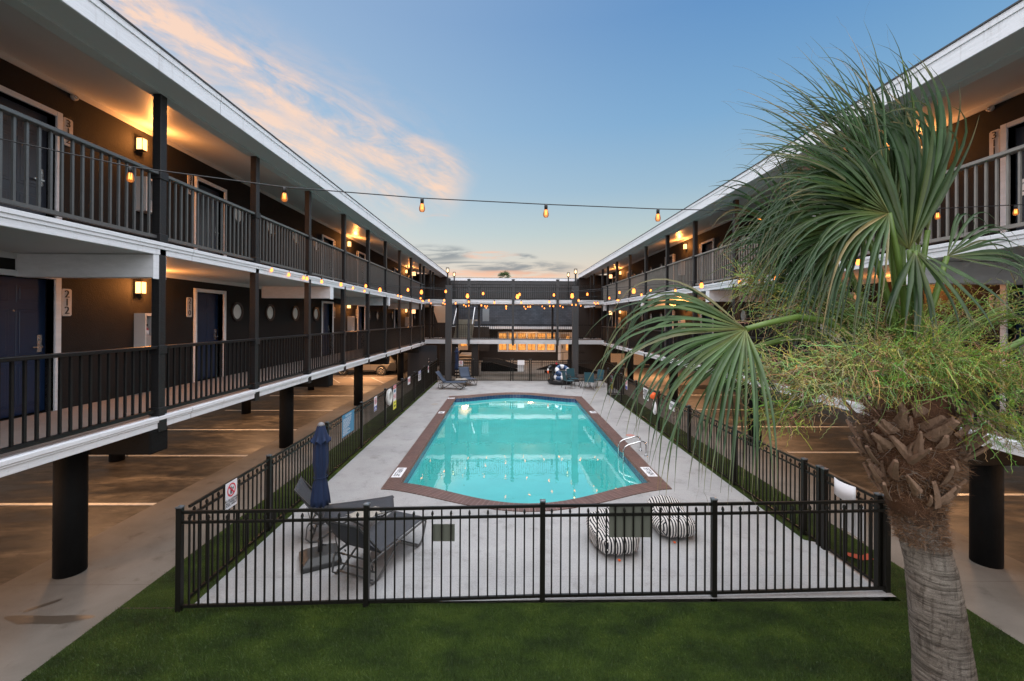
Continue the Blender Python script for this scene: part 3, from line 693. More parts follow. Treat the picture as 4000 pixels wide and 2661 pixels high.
def cabinet(s,XW,y,z,label,n=1):
    X=lambda a:s*a
    e=empty('extinguisher_cabinet',(X(XW),y,z),label,'extinguisher cabinet','fire extinguisher cabinets on the walkway walls')
    b=MB(); w=.14; x0=XW-.20
    b.box(X(XW-.005),X(XW),y-w,y+w,z-.32,z+.32); b.box(X(x0),X(XW-.005),y-w,y-w+.008,z-.32,z+.32); b.box(X(x0),X(XW-.005),y+w-.008,y+w,z-.32,z+.32)
    b.box(X(x0),X(XW-.005),y-w+.008,y+w-.008,z-.32,z-.31); b.box(X(x0),X(XW-.005),y-w+.008,y+w-.008,z+.30,z+.32)
    b.box(X(x0-.008),X(x0),y-w,y-w+.03,z-.32,z+.32); b.box(X(x0-.008),X(x0),y+w-.03,y+w,z-.32,z+.32); b.box(X(x0-.008),X(x0),y-w+.03,y+w-.03,z-.32,z-.29); b.box(X(x0-.008),X(x0),y-w+.03,y+w-.03,z+.27,z+.32)
    b.build('case',M['box'],e)
    MB().box(X(x0-.0),X(x0+.004),y-w+.03,y+w-.03,z-.29,z-.10).build('door_pane',M['boxin'],e)
    ex=MB(); ex.lathe((X(XW-.09),y,z-.26),[(.055,0),(.06,.03),(.06,.24),(.04,.30),(.02,.32)],16); ex.build('extinguisher',M['red'],e)
    MB().lathe((X(XW-.09),y,z-.10),[(.062,0),(.062,.10)],16).build('extinguisher_label',M['signw'],e)
    MB().box(X(XW-.12),X(XW-.04),y-.02,y+.03,z+.07,z+.12).build('extinguisher_valve',M['carblack'],e)
cabinet(-1,6.95,8.36,3.36,'white fire extinguisher cabinet near door 212 on the lower left walkway')
cabinet(-1,6.95,8.36,5.92,'white fire extinguisher cabinet behind the upper left railing near door 312')
cabinet(-1,6.95,19.3,3.38,'white extinguisher cabinet on the lower left wall half way down')
cabinet(-1,6.95,30.2,3.40,'white extinguisher cabinet at the far end of the lower left wall')
cabinet(1,8.0,19.4,3.47,'white extinguisher cabinet half way along the lower right wall')
cabinet(1,8.0,30.3,3.45,'white extinguisher cabinet at the far end of the lower right wall')
cabinet(1,8.0,19.4,5.95,'white extinguisher cabinet behind the upper right railing half way down')
def plaque(s,XW,y,z,num,label):
    X=lambda a:s*a
    e=empty('room_number_sign',(X(XW),y,z),label,'room number')
    w,h=.075,.215; c=.02
    poly=[(y-w+c,z-h),(y+w-c,z-h),(y+w,z-h+c),(y+w,z+h-c),(y+w-c,z+h),(y-w+c,z+h),(y-w,z+h-c),(y-w,z-h+c)]
    MB().prismX(poly,X(XW-.018),X(XW)).build('board',M['plaque'],e)
    text('\n'.join(num),.165,M['digit'],e,(X(XW-.022),y,z),(R(90),0,R(90) if s<0 else R(-90)),name='digits',ext=.004,sp=.78)
for s,XW,side,nums in ((-1,6.95,'left',('12','10','08','06','04','02')),(1,8.0,'right',('11','09','07','05','03','01'))):
    ds=(5.77,9.76,16.47,20.4,27.08,31.2) if s<0 else (5.80,9.8,16.6,20.62,27.48,31.45)
    offs=(1.19,-.14,1.19,-.10,-.1,-.1)
    nm=('nearest','second','third','fourth','fifth','sixth')
    for i,(d,of,n) in enumerate(zip(ds,offs,nums)):
        for lv,z in (('2',3.83),('3',6.52)):
            if i>=4: continue
            if s>0 and i==1: continue
            t=f'white vertical number board {lv}{n} beside the {nm[i]} {"lower" if lv=="2" else "upper"} door on the {side}'
            plaque(s,XW,d+of,z,lv+n,t)
for s,XW,side,ys in ((-1,6.95,'left',30.95),(1,8.0,'right',31.95)):
    for z,fl in ((4.11,'lower'),(6.80,'upper')):
        X=lambda a:s*a
        e=empty('exit_sign',(X(XW-.35),ys,z),f'glowing exit sign at the far end of the {fl} {side} walkway','exit sign')
        MB().box(X(XW-.53),X(XW-.17),ys-.02,ys+.02,z-.14,z+.14).build('housing',M['box'],e)
        MB().box(X(XW-.52),X(XW-.18),ys-.024,ys-.02,z-.13,z+.13).build('face',M['exit'],e)
        text('EXIT',.15,M['exitred'],e,(X(XW-.35),ys-.027,z),(R(90),0,0))
for s,XW,side in ((-1,6.95,'left'),(1,8.0,'right')):
    e=empty('smoke_detector',(s*XW,7.05,7.17),f'small round fire alarm high on the {side} upper wall by the nearest door','fire alarm')
    MB().tube([(s*XW,7.05,7.17-.05),(s*(XW-.05),7.05,7.17-.05)],[.05,.045],20).build('housing',M['plaque'],e)
    MB().tube([(s*(XW-.05),7.05,7.12),(s*(XW-.07),7.05,7.12)],[.03,.02],16).build('sensor',M['steel'],e)
# ------------------------------------------------------------------ bridges
def bridge(zt,zb,label):
    e=empty('walkway_bridge',(.5,28.2,zt),label,'footbridge')
    MB().box(-5.02,6.13,27.05,29.5,zb+.02,zt-.005).build('deck',M['floor2'],e)
    MB().box(-5.0,6.1,27.06,29.45,zb+.002,zb+.02).build('soffit',M['soffit'],e)
    xs=[-5.0,-3.45,-2.37,.37,3.14,4.2,6.1]
    f=MB()
    for a,b in ((-5.0,-2.37),(-2.23,.37),(.51,3.14),(3.28,6.1)):
        f.box(a,b,27.0,27.03,zb,zt); f.box(a,b,26.985,27.0,zb+.08,zt); f.box(a,b,26.97,26.985,zt-.045,zt)
    f.build('fascia',M['fascia'],e,bevel=.005,seg=1)
    MB().box(-5.0,6.1,29.5,29.53,zb,zt).build('rear_fascia',M['fascia'],e)
    return e
bridge(2.31,2.065,'lower footbridge with white fascia joining the two wings across the courtyard')
bridge(4.81,4.56,'upper footbridge with white fascia joining the two wings across the courtyard')
for i,(x,nm) in enumerate(((-2.3,'left'),(.44,'middle'),(3.21,'right'))):
    e=empty('bridge_post',(x,26.97,2),f'{nm} capped grey post on the front of the footbridges','post','capped posts of the footbridges')
    MB().box(x-.065,x+.065,26.9,27.03,1.98,6.02).build('shaft',M['rail2'] if 0 else M['siding'],e)
    c=MB(); c.box(x-.10,x+.10,26.87,27.06,6.02,6.09); c.box(x-.08,x+.08,26.885,27.045,5.95,6.02); c.build('cap',M['siding'],e)
    for z in (2.30,3.18,4.80,5.62): MB().box(x-.095,x+.095,26.87,27.06,z,z+.14).build('collar',M['siding'],e)
for x,nm in ((-3.29,'left'),(-1.83,'middle left'),(3.18,'middle right')):
    e=empty('bridge_post',(x,29.5,2),f'rear {nm} capped grey post behind the footbridges','post','capped posts of the footbridges')
    MB().box(x-.065,x+.065,29.54,29.67,1.98,6.05).build('shaft',M['siding'],e); MB().box(x-.10,x+.10,29.51,29.70,6.05,6.12).build('cap',M['siding'],e)
def brail(y,zt,h,label,x0=-4.98,x1=6.09,gaps=()):
    e=empty('bridge_railing',(.5,y,zt),label,'railing','metal railings of the footbridges')
    MB().box(x0,x1,y-.02,y+.02,zt+h-.03,zt+h).build('top_rail',M['black'],e); MB().box(x0,x1,y-.015,y+.015,zt+.06,zt+.09).build('bottom_rail',M['black'],e)
    n=int((x1-x0)/.13); m2=MB(); p=None
    for k in range(1,n):
        x=x0+(x1-x0)*k/n
        if p is None: p=MB().box(-.008,.008,-.008,.008,.09,h-.03).build('baluster',M['black']); p.parent=e; o=p
        else: o=p.copy(); COL.objects.link(o); o.parent=e
        o.location=(x-.5,0,0)
brail(27.02,2.31,.95,'black metal railing along the front of the lower footbridge')
brail(27.02,4.81,.95,'black metal railing along the front of the upper footbridge')
brail(29.47,4.81,.95,'black metal railing along the back of the upper footbridge')
brail(29.47,2.31,.95,'black metal railing along the back of the lower footbridge right of the stairs',x0=-1.7)
# tall square pillars with lanterns
for x,y,side in ((-3.29,25.0,'left'),(4.0,25.0,'right')):
    e=empty('pillar',(x,y,0),f'tall square charcoal pillar in front of the footbridges on the {side}','pillar')
    o=MB().box(x-.17,x+.17,y-.17,y+.17,0,5.52).build('shaft',M['siding'],e,bevel=.008)
    MB().box(x-.19,x+.19,y-.19,y+.19,0.02,.10).build('base',M['column'],e)
def lantern(x,y,z0,zl,label):
    e=empty('post_lantern',(x,y,z0),label,'lantern','square lanterns on thin posts at the bridge corners')
    MB().box(x-.04,x+.04,y-.04,y+.04,z0,zl-.02).build('pole',M['post'],e)
    f=MB(); w=.075; h=.27
    f.box(x-.05,x+.05,y-.05,y+.05,zl-.03,zl)
    for a in (-1,1):
        for b in (-1,1): f.box(x+a*w-.008,x+a*w+.008,y+b*w-.008,y+b*w+.008,zl,zl+h)
    for zz in (zl-.006,zl+h-.01): 
        f.box(x-w-.008,x+w+.008,y-w-.008,y-w+.008,zz,zz+.018);f.box(x-w-.008,x+w+.008,y+w-.008,y+w+.008,zz,zz+.018);f.box(x-w-.008,x-w+.008,y-w+.008,y+w-.008,zz,zz+.018);f.box(x+w-.008,x+w+.008,y-w+.008,y+w-.008,zz,zz+.018)
    f.build('frame',M['bronze'],e)
    MB().lathe((x,y,zl+.02),[(.012,0),(.04,.03),(.048,.08),(.035,.14),(.01,.17)],12).build('bulb',M['lant'],e)
lantern(-3.35,24.9,5.52,6.26,'lit lantern on top of the left square pillar')
lantern(3.99,24.9,5.52,6.24,'lit lantern on top of the right square pillar')
lantern(-3.53,29.6,4.8,6.52,'lit lantern on a thin post behind the left pillar')
lantern(4.25,29.6,4.8,6.54,'lit lantern on a thin post behind the right pillar')
for x0,x1,y,lab in ((-2.15,-1.72,27.3,'dark brick pier under the footbridge beside the stairs'),(4.15,4.75,28.4,'dark brick pier under the footbridge on the right'),(-4.2,-3.0,27.6,'wide dark pier under the left end of the footbridge')):
    o=MB().box(x0,x1,y,y+.5,0,2.06 if x0>-4 else 2.06).build('pier',M['warmwall'],bevel=.01); tag(o,lab,'pier')
o=MB().box(-5.9,-4.15,26.2,26.35,0.02,1.98).build('service_door_wall',mat('dark_blue_panel',(.012,.014,.02),.5)); tag(o,'dark service door under the left end of the footbridge','service door')
MB().tube([(-4.62,26.2,1.02),(-4.62,26.17,1.02)],.03,10).build('knob',M['steel'],o); MB().tube([(-4.62,26.2,1.2),(-4.62,26.17,1.2)],.025,10).build('deadbolt',M['steel'],o)
# ---- stairs
st=empty('lower_stairs',(-2.65,28,0),'concrete steps climbing from the pool gate to a lit landing','stairs')
for k in range(7):
    MB().box(-3.18,-2.14,27.15+.28*k,27.15+.28*(k+1)+.03,.17*k+.12,.17*k+.17).build('tread',M['conc'],st)
MB().box(-3.18,-2.14,29.1,31.5,1.10,1.19).build('landing',M['conc'],st)
MB().prismX([(27.2,0),(29.2,0),(29.2,1.0),(27.2,.02)],-3.24,-3.19).build('stringer',M['column'],st); MB().prismX([(27.2,0),(29.2,0),(29.2,1.0),(27.2,.02)],-2.13,-2.08).build('stringer',M['column'],st)
st=empty('upper_stairs',(-2.9,30.5,2.3),'straight flight of pale steps rising behind the lower footbridge','stairs')
for k in range(8):
    MB().box(-3.55,-2.3,29.6+.27*k,29.6+.27*(k+1)+.03,2.31+.155*k,2.31+.155*(k+1)).build('tread',mat('stair_tread',(.22,.21,.17),.8) if k==0 else bpy.data.materials['stair_tread'],st)
MB().box(-3.6,-2.2,31.7,33.8,3.45,3.56).build('landing',M['conc'],st)
for x in (-3.58,-2.28): MB().bar((x,29.6,3.25),(x,31.8,4.45),.05,.05).build('handrail',M['white'],st)
e=MB(); e.box(-3.6,-1.7,33.4,33.43,4.42,4.46); 
for k in range(15): e.box(-3.6+.13*k,-3.585+.13*k,33.4,33.42,3.56,4.42)
e.build('landing_railing',M['black'],st)
w=MB(); w.prismY([(-5.25,4.55),(-4.2,4.55),(-4.2,3.34),(-4.82,3.34)],30.8,31.2); tag(w.build('stair_soffit',M['tan']),'beige slanted underside of the left stair between the walkways','stair underside')
w=MB(); w.box(-1.68,-1.64,30.0,30.9,3.2,4.3); 
tag(MB().box(-1.66,-1.20,31.0,31.05,3.45,4.35).build('louvre_panel',mat('pale_louvre',(.30,.33,.36),.6)),'pale grey louvred panel beside the top of the upper stairs','panel')
# ---- rear building
rb=empty('rear_building',(.5,36,0),'dark two storey building with slate mansard and row of lit windows behind the footbridges','building')
MB().box(-16,17,36.0,44,0,6.6).build('wall',M['warmwall'],rb)
MB().box(-16,17,34.62,36.0,3.03,4.70).build('mansard',M['shingle'],rb)
MB().box(-16,17,34.58,36.2,4.70,6.66).build('siding_band',M['siding'],rb)
mbx=MB()
for k in range(130): 
    x=-10+k*.16; mbx.box(x,x+.012,34.565,34.58,4.7,6.6)
mbx.build('batten',M['siding'],rb)
MB().box(-16,17,34.52,34.60,6.66,6.86).build('parapet_trim',M['fascia'],rb)
MB().box(-16,17,34.6,36.3,6.82,6.90).build('roof',M['siding'],rb)
MB().box(-16,17,34.56,34.64,2.83,3.03).build('eave_fascia',M['white'],rb); MB().box(-16,17,34.64,36.0,2.98,3.03).build('eave_soffit',M['concw'],rb)
def windows(x0,x1,n,z0,z1):
    f=MB(); t=.11
    f.box(x0,x1,35.93,36.0,z0,z0+.13); f.box(x0,x1,35.93,36.0,z1-.10,z1)
    w=(x1-x0)/n
    for k in range(n+1):
        x=x0+w*k; a=max(x0,x-t/2-.02); b=min(x1,x+t/2+.02); f.box(a,b,35.93,36.0,z0+.13,z1-.10)
    wo=f.build('window_band_frame',M['white'],rb)
    for k in range(n):
        a=x0+w*k+.08;b=x0+w*(k+1)-.08
        p=MB().box(a,b,35.965,35.975,z0+.13,z1-.10).build('window',M['litwin'],rb)
        q=MB(); xm=(a+b)/2; zm=(z0+z1)/2
        q.box(xm-.01,xm+.01,35.95,35.965,z0+.13,z1-.1); q.box(a,xm-.01,35.95,35.965,zm-.01,zm+.01); q.box(xm+.01,b,35.95,35.965,zm-.01,zm+.01)
        q.box(a,a+.02,35.95,35.965,z0+.13,z1-.1);q.box(b-.02,b,35.95,35.965,z0+.13,z1-.1);q.box(a+.02,b-.02,35.95,35.965,z0+.13,z0+.15);q.box(a+.02,b-.02,35.95,35.965,z1-.12,z1-.10)
        q.build('glazing_bars',M['post'],p)
windows(-.65,4.13,6,.91,2.56); windows(6.3,8.3,3,.93,2.56)
d=MB().box(4.55,5.35,35.94,35.99,.25,2.40).build('door',M['tan'],rb)
f=MB(); f.box(4.33,4.55,35.9,36.0,.23,2.55); f.box(5.35,5.57,35.9,36.0,.23,2.55); f.box(4.55,5.35,35.9,36.0,2.40,2.55); f.build('frame',M['white'],d)
MB().box(4.98,5.25,35.92,35.94,1.05,2.2).build('pane',M['litwin'],d)
MB().box(4.66,4.72,35.9,35.94,1.2,1.45).build('handle',M['post'],d)
d=MB().box(-3.60,-2.95,33.9,33.95,1.19,3.0).build('door',M['tan'],rb); MB().box(-3.5,-3.05,33.88,33.9,1.5,2.8).build('pane',M['litwin'],d)
MB().box(-4.6,-1.3,33.95,34.1,1.1,3.0).build('recess_wall',M['warmwall'],rb)
for x0,x1 in ((-6.9,-4.4),(5.6,8.0)): MB().box(x0,x1,34.1,34.5,0,6.8).build('side_wall',M['warmwall'],rb)
l=[]
# dark ramp walls, kerb and steps beyond the pool gate
w=MB(); w.prismY([(-1.7,.0),(-1.7,.62),(-1.1,.66),(1.3,.05),(1.3,0)],29.9,30.1); tag(w.build('ramp_wall',M['column']),'low dark sloping ramp wall left of the path beyond the gate','ramp wall')
w=MB(); w.prismY([(-1.7,0),(-1.7,.75),(-.6,.72),(.9,.25),(.9,0)],31.9,32.1); tag(w.build('ramp_wall',M['warmwall']),'brown sloping ramp wall behind the first one beyond the gate','ramp wall')
w=MB(); w.prismY([(2.2,.04),(3.3,.40),(8,.55),(8,0),(2.2,0)],31.0,31.2); tag(w.build('ramp_wall',M['warmwall']),'curved brown kerb wall to the right beyond the gate','ramp wall')
w=MB(); w.prismY([(2.6,.18),(5.4,.12),(5.4,0),(2.6,.05)],29.0,29.2); w.prismY([(4.7,.55),(4.9,.55),(6.6,.02),(4.7,.0)],28.6,28.8); tag(w.build('ramp_wall',M['column']),'dark triangular ramp edge behind the float ring','ramp wall')
tag(MB().box(-1.6,1.9,27.3,27.7,0,.16).build('concrete_step',M['sidewalk']),'long low grey concrete step just beyond the pool gate','step')
hr=empty('handrail',(3.6,33,0),'thin black ramp handrail before the tan door','handrail')
MB().tube([(2.4,33,.78),(3.0,33,.95),(4.6,33,1.12),(6.0,33,1.12)],.02,8).build('rail',M['black'],hr)
for x,z in ((2.75,.9),(4.35,1.1)): MB().tube([(x,33,0),(x,33,z)],.02,8).build('upright',M['black'],hr)
tag(MB().box(-16,17,35.2,36,.0,.22).build('raised_walk',M['concw']),'warm lit raised walk along the foot of the rear building','raised walk')
# side masses under the far ends of the wings
o=MB().box(-14,-6.95,31.2,31.5,-.1,1.99).build('garage_wall',M['warmwall']); tag(o,'dark brown wall behind the parked car','wall')
o=MB().box(-6.95,-6.8,28.6,31.2,-.1,1.99).build('garage_wall',M['warmwall']); tag(o,'short dark return wall beside the far left path','wall')
o=MB().box(-6.78,-5.9,33.0,33.1,0,.28).build('lit_step',M['concw']); tag(o,'warm lit step at the end of the far left path','step')
for i,(x0,x1,z0,z1,y,lb) in enumerate(((8.05,9.1,.15,1.75,33.2,'left tan wooden door under the far right walkway'),(9.5,11.0,.15,1.75,33.2,'right tan wooden door under the far right walkway'))):
    e=empty('wooden_door',(x0,y,z0),lb,'door','tan wooden doors under the far right walkway')
    MB().box(x0,x1,y,y+.05,z0,z1).build('panel',M['tan'],e)
    q=MB()
    for a in range(4):
        for b_ in range(9): q.box(x0+.12+a*(x1-x0-.24)/3-.01,x0+.12+a*(x1-x0-.24)/3+.01,y-.006,y,z0+.15+b_*.16,z0+.17+b_*.16)
    q.build('studs',M['bronze'],e)
o=MB().box(7.9,16,33.3,33.5,-.1,1.99).build('garage_wall',M['warmwall']); tag(o,'dark brown wall behind the tan doors on the right','wall')
hr=empty('handrail',(-6.3,28,0),'black stair handrail beside the far left path','handrail')
for x,y in ((-6.14,26.6),(-6.36,29.1)): MB().tube([(x,y,.02),(x,y,.95)],.02,8).build('upright',M['black'],hr)
MB().tube([(-6.14,26.6,.95),(-6.4,29.5,1.05),(-6.6,31.5,1.5)],.02,8).build('rail',M['black'],hr)
# ------------------------------------------------------------------ metal fences
TOP=1.245
def picket_mesh(mb,x,y,tall):
    w=.009
    if tall: mb.box(x-w,x+w,y-w,y+w,.10,TOP-.03)
    else:
        mb.box(x-w,x+w,y-w,y+w,.10,1.145)
        mb.add([(x-.015,y-.015,1.145),(x+.015,y-.015,1.145),(x+.015,y+.015,1.145),(x-.015,y+.015,1.145),(x-.012,y-.012,1.175),(x+.012,y-.012,1.175),(x+.012,y+.012,1.175),(x-.012,y+.012,1.175),(x,y,1.20)],
          [(0,3,2,1),(0,1,5,4),(1,2,6,5),(2,3,7,6),(3,0,4,7),(4,5,8),(5,6,8),(6,7,8),(7,4,8)])
def fence(pts,label,cat='fence',name='metal_fence',postw=.032,pickets_as_parts=True,skip_posts=(),zb=0.02,big=None,spacing=.1145,extra_z=0):
    c=pts[0]; e=empty(name,(c[0],c[1],0),label,cat,'black metal fences around the pool' if cat=='fence' else None)
    tall=None;short=None; cnt=0; rest=MB()
    for i,(x,y) in enumerate(pts):
        if i in skip_posts: continue
        w=postw
        o=MB().box(x-w,x+w,y-w,y+w,-.02,1.285).build('post',M['black'],e,bevel=.003,seg=1)
        q=MB(); q.box(x-w-.004,x+w+.004,y-w-.004,y+w+.004,1.285,1.30); q.add([(x-w,y-w,1.30),(x+w,y-w,1.30),(x+w,y+w,1.30),(x-w,y+w,1.30),(x,y,1.315)],[(0,1,4),(1,2,4),(2,3,4),(3,0,4)]); q.build('post_cap',M['cap'],o)
    for (x0,y0),(x1,y1) in zip(pts[:-1],pts[1:]):
        L=math.hypot(x1-x0,y1-y0); ux,uy=(x1-x0)/L,(y1-y0)/L
        a=(x0+ux*postw,y0+uy*postw);b=(x1-ux*postw,y1-uy*postw)
        for nm_,z0,h in (('top_rail',TOP-.018,.034),('middle_rail',1.105,.03),('bottom_rail',.085,.034)): MB().bar((a[0],a[1],z0),(b[0],b[1],z0),.03,h).build(nm_,M['black'],e)
        n=int(round(L/spacing))
        for k in range(1,n):
            x=x0+(x1-x0)*k/n;y=y0+(y1-y0)*k/n; T=k%2==0
            if pickets_as_parts and cnt<100:
                if T:
                    if tall is None:
                        m_=MB(); picket_mesh(m_,0,0,True); tall=m_.build('picket',M['black']); tall.parent=e; o=tall
                    else: o=tall.copy(); COL.objects.link(o)
                else:
                    if short is None:
                        m_=MB(); picket_mesh(m_,0,0,False); short=m_.build('picket',M['black']); short.parent=e; o=short
                    else: o=short.copy(); COL.objects.link(o)
                o.parent=e; o.location=(x-c[0],y-c[1],0); cnt+=1
            else: picket_mesh(rest,x,y,T)
    if rest.v: tag(rest.build('picket_row',M['black'],e),kind='stuff')
    return e
fence([(-3.96,5.36),(-1.72,5.44),(.48,5.53),(2.70,5.58),(5.03,5.66)],'black metal picket fence across the near end of the pool deck')
fence([(-3.97,5.50)]+[(-3.97,y) for y in (7.37,9.73,12.05,14.40,16.74,18.95,21.2,23.4,25.1)],'black metal picket fence along the left side of the pool',skip_posts=(0,))
fence([(5.0,7.2),(4.97,9.36),(4.97,11.68),(4.97,14.03),(4.97,16.45),(4.97,18.62),(4.88,20.66),(5.62,20.7),(5.65,23.0),(5.62,25.1)],'black metal picket fence along the right side of the pool beneath the palm frond',skip_posts=(0,))
fence([(-3.97,25.12),(-1.87,25.12),(.30,25.12)],'black metal picket fence at the far end left of the pool gate')
fence([(1.47,25.12),(3.6,25.12),(5.60,25.12)],'black metal picket fence at the far end right of the pool gate')
fence([(.42,25.12),(1.37,25.12)],'far pool gate with a white lock shield','gate','pool_gate')
fence([(4.99,5.74),(4.99,6.72)],'near pool gate in the right corner with a white lock shield','gate','pool_gate',postw=.036)
fence([(4.99,6.83),(5.0,7.2)],'short fence panel with two posts between the near gate and the side fence','fence','metal_fence',postw=.036)
# signs and shields on the fences
def fsign(x,y0,y1,z0,z1,label,parts,base=M['signw'],faceX=1,cat='sign',name='fence_sign'):
    e=empty(name,(x,(y0+y1)/2,z0),label,cat)
    MB().box(x-.004,x,y0,y1,z0,z1).build('board',base,e)
    return e
def onface(e,x,y,z,s,size,m,left=True,**k):
    # text facing +X when on the left fence, -X on the right one
    return text(s,size,m,e,(x+(.003 if left else -.003),y,z),(R(90),0,R(90) if left else R(-90)),**k)
XF=-3.945
def prohib(e,x,yc,zc,r,left=True):
    d=.002 if left else -.002
    MB().discX((0,yc,zc),r*.80,r,x,x+d,32).build('red_ring',M['signred'],e)
    MB().bar((x+d,yc-r*.6,zc+r*.6),(x+d,yc+r*.6,zc-r*.6),.002,r*.22).build('red_slash',M['signred'],e)
    g=MB(); g.box(x,x+d*.6,yc-r*.28,yc+r*.05,zc-r*.5,zc+r*.35); g.box(x,x+d*.6,yc-r*.18,yc-r*.05,zc+r*.35,zc+r*.6); g.box(x,x+d*.6,yc+r*.2,yc+r*.5,zc+.0,zc+r*.3); g.box(x,x+d*.6,yc+r*.32,yc+r*.37,zc-r*.4,zc); g.box(x,x+d*.6,yc-r*.6,yc+r*.6,zc-r*.62,zc-r*.55); g.build('bottle_symbol',M['signblk'],e)
e=fsign(XF,6.20,6.46,.87,1.245,'white no glassware sign on the near left fence','')
prohib(e,XF+.001,6.33,1.125,.095); onface(e,XF,6.33,.955,'NO GLASSWARE\nALLOWED IN\nPOOL AREA !!',.043,M['signblk'],sp=.85)
e=fsign(XF,10.57,11.39,.70,1.24,'large blue pool rules board on the left fence','',M['signblue'])
onface(e,XF,10.98,1.18,'POOL RULES',.072,M['signw'])
rl=['No lifeguard on duty. Swim at own risk','Children must be accompanied by adult','No running  No diving  No rough play','No glass containers in the pool area','Shower before entering the pool','No pets in the pool or on the deck','Proper swim attire is required','Pool closes at 10 PM','No food or drink in the pool','Management is not responsible for','accidents or injuries','NO DIVING  NO LIFEGUARD ON DUTY']
rl=[l.upper() for l in rl]
for i,l in enumerate(rl): onface(e,XF,10.62,1.12-.034*i,l,.026,M['signw'],align='LEFT')
e=fsign(XF,13.12,13.39,.80,1.235,'narrow white and blue no diving sign on the left fence','')
prohib(e,XF+.001,13.255,1.10,.10); MB().box(XF,XF+.002,13.13,13.38,.81,.945).build('blue_panel',M['signnavy'],e); onface(e,XF,13.255,.88,'NO\nDIVING',.055,M['signw'],sp=.8)
def s911(x,y0,y1,z0,z1,label,left):
    e=fsign(x if left else x+.004,y0,y1,z0,z1,label,''); d=.002 if left else -.002; yc=(y0+y1)/2; H=z1-z0
    x0=x if left else x
    MB().box(x0,x0+d,y0+.01,y1-.01,z1-.15*H,z1-.01).build('red_header',M['signred'],e); onface(e,x0+d,yc,z1-.08*H,'EMERGENCY',.062,M['signw'],left)
    q=MB(); q.box(x0,x0+d,yc-.11,yc+.11,z1-.30*H,z1-.27*H); q.prismX([(yc-.12,z1-.27*H),(yc+.12,z1-.27*H),(yc+.10,z1-.21*H),(yc-.06,z1-.18*H),(yc-.12,z1-.22*H)],x0,x0+d); q.build('telephone_symbol',M['signblue'],e)
    onface(e,x0+d*.5,yc,z1-.48*H,'911',.24,M['signred'],left)
    MB().box(x0,x0+d,y0,y1,z0,z0+.34*H).build('yellow_panel',M['yellow'],e)
    a=MB(); zz=z0+.13*H; a.prismX([(yc-.12,zz-.025),(yc+.02,zz-.025),(yc+.02,zz-.06),(yc+.13,zz),(yc+.02,zz+.06),(yc+.02,zz+.025),(yc-.12,zz+.025)],x0+d,x0+2*d); a.build('arrow',M['signblk'],e)
    onface(e,x0+d,yc,z0+.27*H,'PHONE',.06,M['signblk'],left)
s911(XF,15.34,15.74,.39,1.24,'tall 911 emergency phone sign with yellow arrow panel on the left fence',True)
e=fsign(XF,17.61,18.04,.925,1.225,'small white notice with red writing on the left fence past the 911 sign','')
onface(e,XF,17.825,1.08,'SHALLOW WATER\nNO DIVING\nNO ALCOHOL',.05,M['signred'],sp=.95)
e=fsign(XF,19.72,20.30,.78,1.21,'white warning notice with black writing near the far left fence','')
MB().box(XF,XF+.002,19.73,20.29,1.10,1.20).build('header',M['signnavy'],e); onface(e,XF+.002,20.01,1.15,'WARNING',.085,M['signw']); onface(e,XF,20.01,.94,'NO LIFEGUARD\nON DUTY\nSWIM AT YOUR\nOWN RISK',.075,M['signblk'],sp=.85)
e=fsign(XF,22.14,22.38,.86,1.20,'white no glassware sign at the far end of the left fence',''); prohib(e,XF+.001,22.26,1.08,.09)
XG=4.94
s911(XG,19.95,20.37,.375,1.13,'tall 911 emergency phone sign with yellow arrow panel on the right fence',False)
e=fsign(XG+.004,17.57,17.83,.76,1.16,'narrow white and blue sign on the right fence behind the frond tips',''); prohib(e,XG-.001,17.7,1.05,.10,False); MB().box(XG-.002,XG,17.58,17.82,.77,.90).build('blue_panel',M['signnavy'],e)
e=fsign(XG+.004,14.97,15.53,.79,1.19,'white no lifeguard warning notice on the right fence',''); onface(e,XG,15.25,.99,'WARNING\nNO LIFEGUARD\nON DUTY\nSWIM AT YOUR\nOWN RISK',.075,M['signblk'],False,sp=.8)
e=fsign(XG+.004,12.65,13.05,.92,1.19,'white notice with a red mark on the right fence near the ring hook',''); onface(e,XG,12.85,1.06,'CHILDREN UNDER 14\nREQUIRE ADULT\nSUPERVISION',.04,M['signblk'],False,sp=.95)
# rear sign facing camera
e=empty('fence_sign',(-2.58,25.07,.9),'white no glassware sign on the far fence beside the closed umbrella','sign')
MB().box(-2.70,-2.46,25.07,25.08,.89,1.19).build('board',M['signw'],e)
q=MB(); q.torus((-2.58,25.065,1.09),.07,.009,Matrix.Rotation(R(90),3,'X'),24,6); q.build('red_ring',M['signred'],e); MB().bar((-2.63,25.06,1.14),(-2.53,25.06,1.04),.004,.014).build('red_slash',M['signred'],e); MB().box(-2.60,-2.565,25.062,25.068,1.05,1.13).build('bottle_symbol',M['signblk'],e)
text('NO GLASSWARE\nALLOWED IN\nPOOL AREA',.032,M['signblk'],e,(-2.58,25.066,.95),(R(90),0,0),sp=.8)
tag(MB().add([(2.86,25.06,1.06),(2.93,25.06,1.13),(3.0,25.06,1.06),(2.93,25.06,.99),(2.86,25.075,1.06),(2.93,25.075,1.13),(3.0,25.075,1.06),(2.93,25.075,.99)],[(0,1,2,3),(7,6,5,4),(0,4,5,1),(1,5,6,2),(2,6,7,3),(3,7,4,0)]).build('red_tag',M['signred']),'small red diamond tag on the far fence above the float rings','tag')
